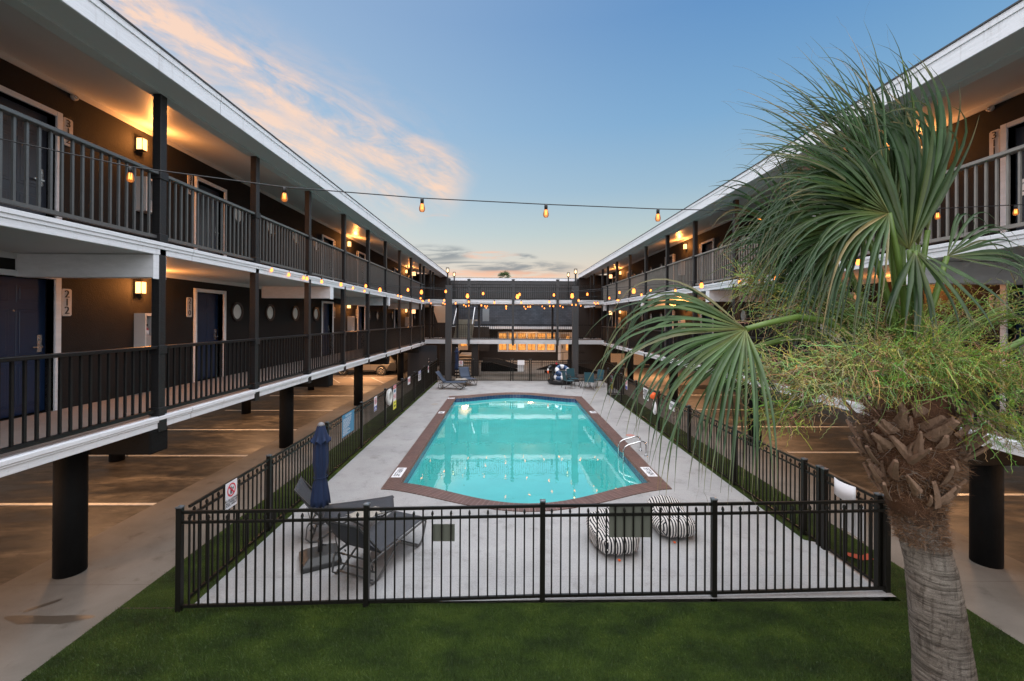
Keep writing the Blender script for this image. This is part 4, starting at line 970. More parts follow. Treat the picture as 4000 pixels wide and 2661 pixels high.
# lock shields
e=empty('lock_shield',(.88,25.0,.9),'white lock shield plate on the far pool gate','lock shield'); MB().box(.68,1.08,25.02,25.04,.97,1.245).build('front_plate',M['signw'],e); MB().box(.70,1.06,25.16,25.18,.58,.97).build('rear_plate',M['box'],e)
e=empty('lock_shield',(4.95,6.25,.9),'curved white lock shield plate hung over the near right gate','lock shield')
q=MB(); n=8; vs=[];fs=[]
for i in range(n+1):
    t=i/n; y=6.06+.40*t; x=4.945-.045*math.sin(PI*t)
    vs+=[(x,y,1.01-.0*t),(x,y,1.255)]
for i in range(n): fs.append((2*i,2*i+2,2*i+3,2*i+1))
q.add(vs,fs,0,True); o=q.build('front_plate',M['signw'],e); sm=o.modifiers.new('thick','SOLIDIFY'); sm.thickness=.004
MB().box(5.02,5.03,6.0,6.42,.52,1.0).build('rear_plate',M['box'],e)
tag(MB().box(1.34,1.88,5.575,5.585,.80,1.20).build('grey_shield',mat('olive_plate',(.115,.12,.095),.5),bevel=.02),'large olive grey plate on the front fence before the bean bags','plate')
tag(MB().box(-.92,-.635,5.52,5.53,.785,1.0).build('grey_shield',bpy.data.materials['olive_plate']),'small olive grey plate on the front fence beside the lounger','plate')
# life ring
e=empty('life_ring',(-3.90,14.6,.985),'white life ring hanging on a post of the left fence','life ring')
MB().torus((-3.89,14.6,.985),.205,.06,Matrix.Rotation(R(90),3,'Y'),40,14).build('ring',M['ring'],e)
q=MB()
for k in range(8):
    a=2*PI*k/8; a2=a+2*PI/8
    q.tube([(-3.86,14.6+.27*math.cos(a+(a2-a)*t),.985+(.27+.02*math.sin(PI*t))*math.sin(a+(a2-a)*t)) for t in (0,.33,.66,1)],.006,5)
q.build('grab_line',M['cord'],e)
e=empty('rescue_throw_bag',(4.9,14.15,.5),'orange throw float with white coiled rope on the right fence','rescue rope')
MB().lathe((4.86,14.2,1.0),[(.02,0),(.10,.03),(.12,.10),(.10,.19),(.03,.22)],14).build('float',M['orange'],e)
q=MB()
for k in range(9):
    M3=Euler((R(90+4*math.sin(k)),R(3*k),R(80+8*math.cos(k*2)))).to_matrix()
    q.torus((4.86+.012*math.sin(k),14.1+.03*math.sin(2.1*k),.74+.03*math.cos(1.7*k)),.17+.02*math.sin(k*1.3),.012,M3,28,6)
q.tube([(4.86,14.2,1.0),(4.85,14.16,.95),(4.86,14.12,.9)],.012,6); q.build('rope',M['cord'],e)

# ------------------------------------------------------------------ furniture
class LB(MB):
    def build(s,*a,**k):
        s.v=[((v[0]*.9 if v[0]>0 else v[0]*.55),v[1],v[2]) for v in s.v]; return MB.build(s,*a,**k)
def lounger(fm,sm):
    e=empty('sun_lounger',(0,0,0))
    W=.31
    for s in (-1,1):
        y=s*W
        f=LB()
        f.tube([(1.47,y,.33),(1.45,y,.36),(1.3,y,.345),(.9,y,.33),(.22,y,.32),(.02,y,.31)],.017,8)          # side rail
        f.build('side_rail',fm,e)
        g=LB(); g.tube([(.62,y,.32),(.78,y,.25),(1.18,y*1.02,.02),(1.26,y*1.02,.02),(1.34,y*1.02,.06),(1.46,y,.31)],.016,8); g.build('leg',fm,e)
        g=LB(); g.tube([(.72,y,.32),(.5,y,.20),(.16,y*1.02,.018),(.04,y*1.02,.018),(-.05,y*1.02,.07),(-.02,y,.26),(.02,y,.31)],.016,8); g.build('leg',fm,e)
        b=LB(); b.tube([(.26,y*.94,.33),(-.34,y*.94,.84),(-.37,y*.94,.87)],.015,8); b.build('back_rail',fm,e)
        b=LB(); b.tube([(-.04,y*.90,.56),(.10,y*.9,.14)],.010,6); 
        for k in range(4): b.tube([(.05+.05*k,y*.9,.17+.03*k),(.03+.05*k,y*.9,.20+.03*k)],.012,6)
        b.build('back_support',fm,e)
    for x,z in ((1.46,.31),(.06,.30),(-.36,.86),(.06,.05),(.10,.14),(1.22,.03)): LB().tube([(x,-W,z),(x,W,z)],.013,8).build('cross_bar',fm,e)
    def sheet(p0,p1,sag,n=8):
        vs=[];fs=[];m_=6
        for i in range(n+1):
            for j in range(m_+1):
                t=i/n;u=-1+2*j/m_
                x=p0[0]+(p1[0]-p0[0])*t; z=p0[1]+(p1[1]-p0[1])*t - sag*(1-u*u)*math.sin(PI*t)
                vs.append((x,u*.29,z))
        for i in range(n):
            for j in range(m_): a=i*(m_+1)+j; fs.append((a,a+1,a+m_+2,a+m_+1))
        return LB().add(vs,fs,0,True)
    o=sheet((.24,.335),(1.46,.365),.015).build('seat_sling',sm,e); s_=o.modifiers.new('t','SOLIDIFY'); s_.thickness=.006
    o=sheet((.24,.345),(-.36,.875),.02).build('back_sling',sm,e); s_=o.modifiers.new('t','SOLIDIFY'); s_.thickness=.006
    return e
g='sun loungers on the pool deck'
L0=lounger(M['frame'],M['sling']); L0.location=(-2.07,5.93,.04); L0.rotation_euler=(0,0,R(67)); tag(L0,'grey sling lounger with raised back nearest the front fence','sun lounger',g)
copy_tree(L0,loc=(-3.20,7.22,.04),rz=R(16),label='grey sling lounger lying sideways behind the closed near umbrella')
L1=lounger(M['frame'],M['slingb']); L1.location=(-3.32,22.35,.04); L1.rotation_euler=(0,0,R(-9)); tag(L1,'blue sling lounger at the far left pointing across the deck','sun lounger',g)
copy_tree(L1,loc=(-2.30,24.30,.04),rz=R(-68),label='blue sling lounger at the far left facing the pool')
def towel(cx,cy,z,w,l,rz,label,seed):
    rnd=random.Random(seed); nx,ny=26,16; vs=[];fs=[]
    for i in range(nx):
        for j in range(ny):
            u=i/(nx-1)-.5;v=j/(ny-1)-.5
            h=.05*max(0,1-(2*u)**4)*max(0,1-(2*v)**4)+.018*math.sin(9*u+4*v+seed)+.014*math.sin(17*v-6*u)+rnd.gauss(0,.003)
            edge=max(abs(u),abs(v))*2
            h=h*(1-.4*edge)
            vs.append((u*l+.02*math.sin(8*v),v*w+.02*math.sin(9*u),max(.004,h+.01)))
    for i in range(nx-1):
        for j in range(ny-1): a=i*ny+j; fs.append((a,a+ny,a+ny+1,a+1))
    o=MB().add(vs,fs,0,True).build('towel',M['towel']); s_=o.modifiers.new('t','SOLIDIFY'); s_.thickness=.01
    o.location=(cx,cy,z); o.rotation_euler=(0,0,rz); tag(o,label,'towel')
towel(-2.28,7.18,.385,.36,.50,R(40),'crumpled beige towel on the near sideways lounger',1)
towel(-2.36,23.1,.385,.40,.62,R(12),'crumpled beige towel draped between the two far loungers',4)
def umbrella(x,y,label,zc=.84,zt=2.0,rot=0,zb=.04,basesz=.27):
    e=empty('closed_umbrella',(x,y,zb),label,'umbrella','closed navy umbrellas')
    MB().cyl((x,y),.021,.15,zt,12).build('pole',M['post'],e)
    b=MB(); c,s_=math.cos(rot),math.sin(rot)
    def q(a,b_,z): return (x+a*c-b_*s_,y+a*s_+b_*c,z)
    S=basesz; T=S*.62
    vs=[q(-S,-S,zb),q(S,-S,zb),q(S,S,zb),q(-S,S,zb),q(-S,-S,zb+.07),q(S,-S,zb+.07),q(S,S,zb+.07),q(-S,S,zb+.07),q(-T,-T,zb+.14),q(T,-T,zb+.14),q(T,T,zb+.14),q(-T,T,zb+.14)]
    b.add(vs,[(0,3,2,1),(0,1,5,4),(1,2,6,5),(2,3,7,6),(3,0,4,7),(4,5,9,8),(5,6,10,9),(6,7,11,10),(7,4,8,11),(8,9,10,11)]); b.build('base',M['base'],e,bevel=.012)
    k=MB(); k.cyl((x,y),.034,.15,.36,12); k.tube([(x+.03,y,.27),(x+.09,y,.27)],.012,8); k.build('sleeve',M['post'],e)
    # folded canopy: pleated lathe
    n=64; vs=[];fs=[]
    tie=zc+(zt-zc)*.37
    rows=[(zc,.145),(zc+.03,.150),(zc+.12,.142),(tie-.10,.112),(tie-.02,.092),(tie+.03,.095),(tie+.2,.118),(tie+.4,.112),(zt-.25,.098),(zt-.12,.075),(zt-.02,.045)]
    for i,(z,r) in enumerate(rows):
        for j in range(n):
            a=2*PI*j/n
            pl=.16*abs(math.sin(a*4+.35*math.sin(z*4)))+.05*math.sin(a*11+z*5)
            if abs(z-tie)<.04: pl*=.5
            rr=r*.90*(1-.18+pl*1.25); dz=.05*abs(math.sin(a*4)) if i==0 else 0
            vs.append((x+rr*math.cos(a),y+rr*math.sin(a),z+dz))
    for i in range(len(rows)-1):
        for j in range(n): fs.append((i*n+j,i*n+(j+1)%n,(i+1)*n+(j+1)%n,(i+1)*n+j))
    MB().add(vs,fs,0,True).build('canopy',M['umbrella'],e)
    vs=[];fs=[]
    rows=[(zt-.215,.135),(zt-.19,.122),(zt-.10,.086),(zt-.03,.066),(zt+.015,.05)]
    for i,(z,r) in enumerate(rows):
        for j in range(n):
            a=2*PI*j/n; rr=r*(1+(.16 if i<2 else .05)*math.cos(a*8)); dz=(.03*math.cos(a*8)) if i==0 else 0
            vs.append((x+rr*math.cos(a),y+rr*math.sin(a),z+dz))
    for i in range(len(rows)-1):
        for j in range(n): fs.append((i*n+j,i*n+(j+1)%n,(i+1)*n+(j+1)%n,(i+1)*n+j))
    MB().add(vs,fs,0,True).build('vent_flap',M['umbrella'],e)
    MB().torus((x,y,tie),.094,.007,None,32,6).build('tie_strap',M['umbrella'],e)
    MB().lathe((x,y,zt+.01),[(.052,0),(.05,.02),(.03,.045),(.008,.052)],20).build('finial',mat('finial_grey',(.18,.18,.19),.4) if 'finial_grey' not in bpy.data.materials else bpy.data.materials['finial_grey'],e)
umbrella(-2.715,6.44,'closed navy umbrella on a square black base by the near loungers',.84,2.01,R(28))
umbrella(-2.765,24.6,'closed navy umbrella standing behind the far loungers',.74,1.94,R(10))
# bean bags
def beanbag(x,y,rz,label,seed,sx=.36,sy=.42,back=.0):
    e=empty('bean_bag',(x,y,.04),label,'bean bag','striped bean bags',rz=rz)
    n,m_=56,28; vs=[];fs=[];uvs=[]
    def P(i,j):
        a=2*PI*i/n; t=j/m_
        ph=PI*(t-.5)
        cz=math.sin(ph); cr=math.cos(ph)**.55 if math.cos(ph)>0 else 0
        ca,sa=math.cos(a),math.sin(a)
        k=(abs(ca)**3.2+abs(sa)**3.2)**(-1/3.2)
        X=sx*k*cr*ca; Y=sy*k*cr*sa
        h=.185
        z=h+h*(abs(cz)**.75)*(1 if cz>0 else -1)
        if cz>0:   # seat dent and raised back rolls
            z+= -.13*math.exp(-((X/.16)**2+((Y+.10)/.20)**2)) + .10*math.exp(-(((Y-.30)/.15)**2)) + .02*math.sin(9*X+seed)
        X*=1+.05*math.sin(5*z*6+seed); 
        z+= .012*math.sin(11*a+seed)*cr
        return (X,Y,max(z,0)),a
    for j in range(m_+1):
        for i in range(n): p,a=P(i,j); vs.append(p)
    for j in range(m_):
        for i in range(n): fs.append((j*n+i,j*n+(i+1)%n,(j+1)*n+(i+1)%n,(j+1)*n+i))
    me=bpy.data.meshes.new('cover'); me.from_pydata(vs,[],fs); uv=me.uv_layers.new(name='UVMap')
    per=.044
    for pl in me.polygons:
        pl.use_smooth=True; c=pl.center; nn=pl.normal
        side=abs(nn.z)<.72
        for li in pl.loop_indices:
            v=me.vertices[me.loops[li].vertex_index].co
            u=(v.x if (not side or abs(nn.y)>abs(nn.x)) else v.y)
            uv.data[li].uv=(u/per+100,v.z)
    me.materials.append(M['stripe']); o=bpy.data.objects.new('cover',me); COL.objects.link(o); o.parent=e
    t=MB().box(-.12,-.09,-sy-.03,-sy+.01,.01,.02).build('zip_pull',M['orange']); t.parent=e
    return e
beanbag(1.70,6.86,R(12),'striped bean bag nearer the fence behind the olive plate',0,.35,.44)
beanbag(2.80,7.34,R(2),'striped bean bag farther back and to the right of the other',2,.34,.42)
# ---- swan, rings, table and chairs
sw=empty('swan_float',(3.0,24.0,.04),'inflatable black swan float with orange beak by the far fence','pool float')
n,m_=40,14; vs=[];fs=[]
for i in range(n):
    a=2*PI*i/n
    for j in range(m_):
        b_=2*PI*j/m_; Rr=.44;r=.20
        rr=Rr+r*math.cos(b_); vs.append((3.02+rr*math.cos(a)*1.12,24.0+rr*math.sin(a)*.85,.22+.17*math.sin(b_)*(1+.25*max(0,math.cos(a)))))
for i in range(n):
    for j in range(m_): fs.append((i*m_+j,((i+1)%n)*m_+j,((i+1)%n)*m_+(j+1)%m_,i*m_+(j+1)%m_))
MB().add(vs,fs,0,True).build('body',M['vinylb'],sw)
MB().tube([(2.55,23.75,.28),(2.53,23.70,.48),(2.58,23.68,.68),(2.60,23.66,.86),(2.53,23.63,1.0),(2.42,23.60,1.02),(2.33,23.57,.95),(2.31,23.55,.85)],[.15,.12,.10,.095,.095,.09,.085,.06],16).build('neck',M['vinylb'],sw)
MB().tube([(2.31,23.52,.93),(2.29,23.50,.86),(2.29,23.49,.80)],[.035,.055,.04],12).build('face_patch',M['vinylw'],sw)
MB().tube([(2.29,23.48,.82),(2.29,23.46,.74),(2.31,23.45,.66)],[.05,.04,.015],12).build('beak',M['orange'],sw)
MB().tube([(2.55,23.9,.40),(2.75,23.7,.36),(3.05,23.55,.40),(3.5,23.7,.42)],[.02,.07,.08,.03],12).build('wing',M['vinylb'],sw)
def fring(c,Rr,r,M3,label,ph=0):
    e=empty('swim_ring',c,label,'swim ring','navy and white striped swim rings')
    q=MB(); q.torus(c,Rr,r,M3,60,18,lambda t:int((t*8+ph)%2)); q.build('tube',[M['vinylw'],M['vinyln']],e)
fring((2.98,23.75,.50),.28,.115,Matrix.Rotation(R(14),3,'X')@Matrix.Rotation(R(-6),3,'Y'),'lower navy and white striped swim ring lying on the swan',0)
fring((3.12,23.80,.80),.30,.125,Matrix.Rotation(R(38),3,'X')@Matrix.Rotation(R(4),3,'Y'),'upper navy and white striped swim ring tilted on the stack',.5)
tb=empty('patio_table',(4.17,22.75,.04),'dark hexagonal patio table between the teal chairs','table')
MB().prism([(4.17+.47*math.cos(2*PI*k/8+.2),22.75+.47*math.sin(2*PI*k/8+.2)) for k in range(8)],.60,.63).build('table_top',M['table'],tb)
for k in range(4):
    a=PI/4+PI/2*k; MB().tube([(4.17+.18*math.cos(a),22.75+.18*math.sin(a),.60),(4.17+.22*math.cos(a),22.75+.22*math.sin(a),.35),(4.17+.42*math.cos(a),22.75+.42*math.sin(a),.04)],.014,8).build('leg',M['frame'],tb)
def chair():
    e=empty('patio_chair',(0,0,0)); w=.25
    for s in (-1,1):
        MB().tube([(s*w,-.25,0),(s*w,-.22,.40),(s*w,-.20,.60),(s*w,0,.63),(s*w,.20,.60)],.013,8).build('leg',M['frame'],e)
        MB().tube([(s*w,.30,0),(s*w,.20,.40),(s*(w-.01),.30,.88)],.013,8).build('leg',M['frame'],e)
    MB().box(-w+.01,w-.01,-.24,.20,.385,.40).build('seat',M['chairteal'],e,bevel=.006)
    MB().prismX([(.20,.42),(.215,.42),(.315,.90),(.30,.90)],-w+.015,w-.015).build('backrest',M['chairteal'],e,bevel=.004)
    return e
g='teal patio chairs around the table'
c0=chair(); c0.location=(3.28,22.55,.04); c0.rotation_euler=(0,0,R(105)); tag(c0,'teal patio chair left of the table before the swan float','chair',g)
copy_tree(c0,loc=(3.62,23.35,.04),rz=R(20),label='teal patio chair behind the table beside the swim rings')
copy_tree(c0,loc=(4.30,22.12,.04),rz=R(160),label='teal patio chair nearest the pool in front of the table')
copy_tree(c0,loc=(4.83,22.95,.04),rz=R(-60),label='teal patio chair at the right of the table')

# ------------------------------------------------------------------ car
car=empty('parked_car',(-9.3,29.1,-.085),'tan silver crossover parked sideways beneath the left wing','car')
prof=[(-11.45,.30),(-11.5,.62),(-11.42,.88),(-11.1,.98),(-10.5,1.05),(-9.75,1.52),(-9.0,1.58),(-8.1,1.55),(-7.6,1.40),(-7.25,1.05),(-7.14,.98),(-7.1,.60),(-7.18,.30)]
body=MB(); n=len(prof); Yc=[28.26,28.30,29.9,29.94]; ins=[.0,0,0,0]
vs=[]
for y,kk in ((28.34,.90),(28.24,1.0),(28.24,1.0),(29.96,1.0),(29.86,.9)):
    pass
for y,t in ((28.25,0),(29.95,0)):
    for x,z in prof:
        yy=y+(.20 if z>1.1 else 0)*(1 if y<29 else -1); vs.append((x,yy,z-.085))
fs=[list(range(n)),list(range(n,2*n))[::-1]]+[(i,n+i,n+(i+1)%n,(i+1)%n) for i in range(n)]
body.add(vs,fs); body.build('body',M['carbody'],car,bevel=.05,seg=3)
MB().prismY([(-10.45,1.02),(-9.72,1.43),(-9.0,1.49),(-8.15,1.46),(-7.65,1.30),(-7.45,1.02)],28.30,28.34).build('side_window',M['carglass'],car)
MB().prismY([(-7.75,.22),(-7.10,.22),(-7.06,.62),(-7.12,.80),(-7.5,.72)],28.235,28.30).build('rear_bumper',M['carblack'],car,bevel=.02)
MB().box(-10.2,-8.5,28.235,28.26,.16,.27).build('sill',M['carblack'],car)
for a in (-9.7,-8.75): MB().box(a-.004,a+.004,28.243,28.251,.28,1.0).build('door_seam',M['carblack'],car)
for x in (-10.55,-8.05):
    w=MB(); w.tube([(x,28.19,.23),(x,28.40,.23)],.335,36); wo=w.build('wheel',M['tyre'],car)
    MB().tube([(x,28.20,.23),(x,28.25,.23)],.39,36).build('wheel_arch',M['carblack'],car) if 0 else None
    r=MB(); r.torus((x,28.185,.23),.205,.018,Matrix.Rotation(R(90),3,'X'),36,8)
    for k in range(6):
        a=2*PI*k/6; r.bar((x,28.18,.23),(x+.20*math.cos(a),28.18,.23+.20*math.sin(a)),.05,.03)
    r.tube([(x,28.165,.23),(x,28.19,.23)],.045,14); r.build('rim',M['rim'],wo)

# ------------------------------------------------------------------ festoon lights
bulb_proto=None; near=None
def bulb(parent,x,y,z,s=1.0):
    global bulb_proto
    if bulb_proto is None:
        b=MB().lathe((0,0,0),[(.004,-.125),(.020,-.122),(.028,-.108),(.030,-.09),(.024,-.06),(.015,-.035),(.014,-.03)],14).build('bulb',M['bulbglass'] if near is None else M['bulbwarm'])
        c=MB().lathe((0,0,0),[(.017,-.04),(.018,0),(.012,.012)],12).build('socket',M['bulbcap']); c.parent=b
        f=MB(); 
        for k in range(4):
            a=2*PI*k/4; f.tube([(.011*math.cos(a),.011*math.sin(a),-.045),(.011*math.cos(a+.5),.011*math.sin(a+.5),-.098)],.0032,4)
        f=f.build('filament',M['bulbhot']); f.parent=b
        bulb_proto=b; o=b; ob=b
        o.parent=parent
    else:
        o=bulb_proto.copy(); COL.objects.link(o); o.parent=parent
        for ch in bulb_kids:
            c=ch.copy(); COL.objects.link(c); c.parent=o
    o.location=(x-parent.location[0],y-parent.location[1],z-parent.location[2]); o.scale=(s,s,s)
    return o
m,nt,b,L=node_mat('amber_bulb_glass'); nt.nodes.remove(b); out_=nt.nodes['Material Output']
e1=N(nt,'ShaderNodeEmission'); e1.inputs[0].default_value=(1,.30,.06,1); e1.inputs[1].default_value=1.3
g1=N(nt,'ShaderNodeBsdfGlossy'); g1.inputs[1].default_value=.05; t1=N(nt,'ShaderNodeBsdfTransparent'); t1.inputs[0].default_value=(1,.8,.6,1)
a1=N(nt,'ShaderNodeMixShader'); a1.inputs[0].default_value=.28; L.new(t1.outputs[0],a1.inputs[1]); L.new(e1.outputs[0],a1.inputs[2])
fr1=N(nt,'ShaderNodeFresnel'); fr1.inputs[0].default_value=1.45; a2=N(nt,'ShaderNodeMixShader'); L.new(fr1.outputs[0],a2.inputs[0]); L.new(a1.outputs[0],a2.inputs[1]); L.new(g1.outputs[0],a2.inputs[2]); L.new(a2.outputs[0],out_.inputs[0])
m.cycles.emission_sampling='NONE'; M['bulbglass']=m
M['bulbwarm']=emis('warm_bulb',(1,.26,.05),4.2,False)
bulb_kids=[]
def string(a,b,sag,label,n=None,pts=None,s=1.0,bw=.004):
    global bulb_kids
    a=Vector(a);b=Vector(b)
    e=empty('string_light',tuple(a),label,'string lights','festoon strings over the pool')
    W=[]
    for i in range(41):
        t=i/40; p=a.lerp(b,t); p.z-=sag*4*t*(1-t); W.append(p)
    MB().tube(W,bw,5).build('cable',M['wire'],e)
    L_=(b-a).length; n=n or int(L_/1.06)
    for k in range(n):
        t=(k+.5)/n; p=a.lerp(b,t); p.z-=sag*4*t*(1-t)+.012
        bulb(e,p.x,p.y,p.z-.0,s)
        if not bulb_kids: bulb_kids=children(bulb_proto)
    return e
# front string: from left railing to right railing, measured sag curve
e=empty('string_light',(-5.05,2.93,5.0),'nearest string of amber bulbs crossing just in front of the camera','string lights','festoon strings over the pool')
zk={-2:5.20,-1:4.92,0:4.731,1:4.642,2:4.614,3:4.618,4:4.632,5:4.665,6:4.73,7:4.80,8:4.894,8.6:4.96}
kk=sorted(zk); P_=[]
for k in kk:
    P_.append(Vector((-2.825+1.058*k if k<6 else -2.825+1.058*k,3.3*(1+.054*k),zk[k])))
MB().tube(P_,.0045,6).build('cable',M['wire'],e)
for k in kk:
    if k in (-2,8.6): continue
    p=P_[kk.index(k)]; bulb(e,p.x,p.y,p.z-.012,.84)
    if not bulb_kids: bulb_kids=children(bulb_proto)
# the other strings get warmer, frosted looking bulbs
near=(bulb_proto,bulb_kids); bulb_proto=None; bulb_kids=[]
def string2(P,label,ends):
    e=empty('string_light',tuple(P[0]),label,'string lights','festoon strings over the pool')
    MB().tube([Vector(ends[0])]+[Vector(p) for p in P]+[Vector(ends[1])],.004,5).build('cable',M['wire'],e)
    for p in P:
        bulb(e,p[0],p[1],p[2]+.0,1.0)
        global bulb_kids
        if not bulb_kids: bulb_kids=children(bulb_proto)
ZZ=.05
string2([(-4.605,10.111,4.60),(-3.679,9.734,4.44),(-2.705,9.357,4.30),(-1.745,8.98,4.183+ZZ),(-.763,8.603,4.089+ZZ),(.216,8.226,4.063+ZZ),(1.197,7.849,4.063+ZZ),(2.205,7.471,4.129+ZZ),(3.212,7.094,4.204+ZZ),(4.2,6.72,4.36),(5.2,6.34,4.55)],
 'second string of amber bulbs slanting toward the palm crown',((-5.0,10.9,4.72),(6.1,6.3,4.75)))
string2([(-4.6,10.9,4.60),(-3.6,11.2,4.52),(-2.6,11.55,4.45),(-1.649,11.9,4.388+ZZ),(-.647,12.257,4.357+ZZ),(.393,12.614,4.354+ZZ),(1.431,12.971,4.367+ZZ),(2.501,13.328,4.415+ZZ),(3.587,13.685,4.498+ZZ),(4.7,14.042,4.64)],
 'third string of amber bulbs slanting away to the right wing',((-5.0,11.1,4.72),(6.1,14.1,4.75)))
string((-4.97,8.9,4.74),(-4.97,11.1,4.70),.03,'short string of amber bulbs along the upper left walkway edge',3)
string((-4.97,18.2,4.72),(6.1,14.1,4.75),.42,'fourth string of amber bulbs crossing from the right wing to the left')
string((-4.97,18.2,4.72),(6.1,21.5,4.75),.46,'fifth string of amber bulbs in the middle distance')
string((-4.97,23.1,4.72),(6.1,21.5,4.75),.40,'sixth string of amber bulbs before the footbridges')
string((-4.97,23.1,4.72),(6.1,26.2,4.75),.44,'seventh string of amber bulbs farthest down the courtyard')
string((-4.97,13.6,4.72),(-4.97,15.9,4.68),.03,'pair of amber bulbs along the middle of the upper left walkway',2)
string((-4.97,25.6,4.65),(6.05,26.6,4.70),.22,'low string of amber bulbs right before the upper footbridge')
string((6.05,9.1,4.74),(6.05,11.6,4.70),.03,'short string of amber bulbs along the upper right walkway edge',3)
# ------------------------------------------------------------------ palms
class CM:
    """mesh with vertex colours"""
    def __init__(s): s.v=[];s.f=[];s.c=[]
    def build(s,name,mt,parent=None,off=(0,0,0),smooth=True):
        me=bpy.data.meshes.new(name); me.from_pydata([(a[0]-off[0],a[1]-off[1],a[2]-off[2]) for a in s.v],[],s.f)
        ca=me.color_attributes.new('Col','FLOAT_COLOR','POINT')
        buf=[]
        for c in s.c: buf+= [c[0],c[1],c[2],1]
        ca.data.foreach_set('color',buf)
        me.materials.append(mt)
        me.polygons.foreach_set('use_smooth',[smooth]*len(me.polygons))
        me.update(); o=bpy.data.objects.new(name,me); COL.objects.link(o)
        if parent:o.parent=parent
        return o
def fan_leaf(hub,axis,normal,L0,rnd,nseg=44,spread=125,droop=.55,wind=(-.35,-.05,0),wid=.030,fold=.35,tint=1.0,split=.42):
    nseg=int(nseg*1.2); wid=wid*.80
    """costapalmate leaf: returns CM. axis: direction the blade points, normal: upper side"""
    cm=CM(); hub=Vector(hub); a=Vector(axis).normalized(); n=Vector(normal); n=(n-a*n.dot(a)).normalized(); s=a.cross(n).normalized(); wind=Vector(wind)
    for i in range(nseg):
        th=R(-spread+2*spread*i/(nseg-1)+rnd.gauss(0,spread/nseg*1.1))
        d=(a*math.cos(th)+s*math.sin(th)+n*(fold*(abs(math.sin(th))**1.2)*.8+ .05*math.sin(i*2.1))).normalized()
        Ls=L0*(.70+.30*math.cos(th*.75))*rnd.uniform(.88,1.08)
        side=d.cross(n).normalized()
        w0=wid*rnd.uniform(.85,1.15)
        base=hub+a*.0
        m_=13; p=base.copy(); dd=d.copy()
        dr=droop*rnd.choice([rnd.uniform(.45,1.1),rnd.uniform(.8,2.1)]); hue=rnd.uniform(.72,1.25); yel=max(0,rnd.gauss(0,.28)); brown=rnd.random()<.05; kink=rnd.uniform(.4,.8) if rnd.random()<.10 else 9
        o=len(cm.v); prev=None
        for j in range(m_+1):
            t=j/m_
            if j>0:
                g=max(0,t-split)*(1 if t<kink else 3.2)
                dd=(dd+Vector((0,0,-1))*dr*g*.42+wind*g*.30+Vector((rnd.gauss(0,.012),rnd.gauss(0,.012),rnd.gauss(0,.012)))).normalized()
                p=p+dd*(Ls/m_)
            # width: grows until split then tapers to a thread
            if t<split: w=w0*(.12+.88*(t/split))
            else: w=w0*max(.035,(1-(t-split)/(1-split)))**.85
            sd=dd.cross(n)
            if sd.length<1e-3: sd=side
            sd.normalize(); up=sd.cross(dd).normalized()
            v=w*.45
            cm.v+= [tuple(p-sd*w*.5+up*v*.5),tuple(p-up*v*.35),tuple(p+sd*w*.5+up*v*.5)]
            g1=(.042,.096,.040); g2=(.085,.155,.046); y=(.19,.20,.055); tip=(.34,.29,.17)
            if t<.18: c=[y[q]*(1-t/.18)*.75+g2[q]*(.25+.75*t/.18) for q in range(3)]
            elif t<.75: c=[g2[q]*(1-(t-.18)/.57)+g1[q]*((t-.18)/.57) for q in range(3)]
            else:
                k=(t-.75)/.25; k=k*(.75 if brown or rnd.random()<.3 else .25); c=[g1[q]*(1-k)+tip[q]*k for q in range(3)]
            if brown: c=[c[q]*.5+tip[q]*.5 for q in range(3)]
            c=[c[0]*(1+yel*1.3),c[1]*(1+yel*.35),c[2]*(1-yel*.3)]
            c=[max(0,x*hue*tint) for x in c]
            cm.c+= [c,[x*.72 for x in c],c]
        for j in range(m_):
            q=o+j*3; cm.f+=[(q,q+3,q+4,q+1),(q+1,q+4,q+5,q+2)]
        if t and rnd.random()<.35:   # loose thread
            o=len(cm.v); q=Vector(cm.v[-2]); dd2=(dd+Vector((rnd.gauss(0,.4),rnd.gauss(0,.4),-.2+rnd.gauss(0,.3)))).normalized()
            for j in range(6):
                cm.v+=[tuple(q),tuple(q+Vector((.0012,0,.0012)))]; cm.c+=[(.2,.17,.11)]*2; dd2=(dd2+Vector((rnd.gauss(0,.15),rnd.gauss(0,.15),-.12))).normalized(); q=q+dd2*.035
            for j in range(5): cm.f.append((o+2*j,o+2*j+2,o+2*j+3,o+2*j+1))
    return cm
PB=(3.80,3.72,0.02)
palm=empty('palm_tree',PB,'tall fan palm with ringed grey trunk, shaggy boots and green flower sprays','palm tree')
rnd=random.Random(11)
# trunk
path=[(3.93,3.72,-.02,.25),(3.82,3.72,.45,.212),(3.79,3.71,.68,.200),(3.725,3.7,1.12,.186),(3.675,3.7,1.49,.172),(3.59,3.7,1.76,.163),(3.555,3.7,1.94,.167),(3.535,3.7,2.10,.185),(3.515,3.7,2.24,.21),(3.50,3.7,2.36,.24)]
n=72; vs=[];fs=[]; rows=170
def path_at(z):
    for (x0,y0,z0,r0),(x1,y1,z1,r1) in zip(path[:-1],path[1:]):
        if z<=z1: t=(z-z0)/(z1-z0); t2=t; return (x0+(x1-x0)*t2,y0+(y1-y0)*t2,r0+(r1-r0)*t2)
    return path[-1][0],path[-1][1],path[-1][3]
for i in range(rows+1):
    z=-.02+(2.38)*i/rows; x,y,r=path_at(z)
    for j in range(n):
        a=2*PI*j/n; ringp=(z*15+.5*math.sin(a+z*2)+.35*math.sin(3*a+z*5)+.3*math.sin(z*7))%1.0
        rr=r*(1+.018*ringp+.008*math.sin(7*a+z*11)+rnd.gauss(0,.004)+ (.03*rnd.random() if z>1.95 else 0))
        vs.append((x+rr*math.cos(a),y+rr*math.sin(a),z))
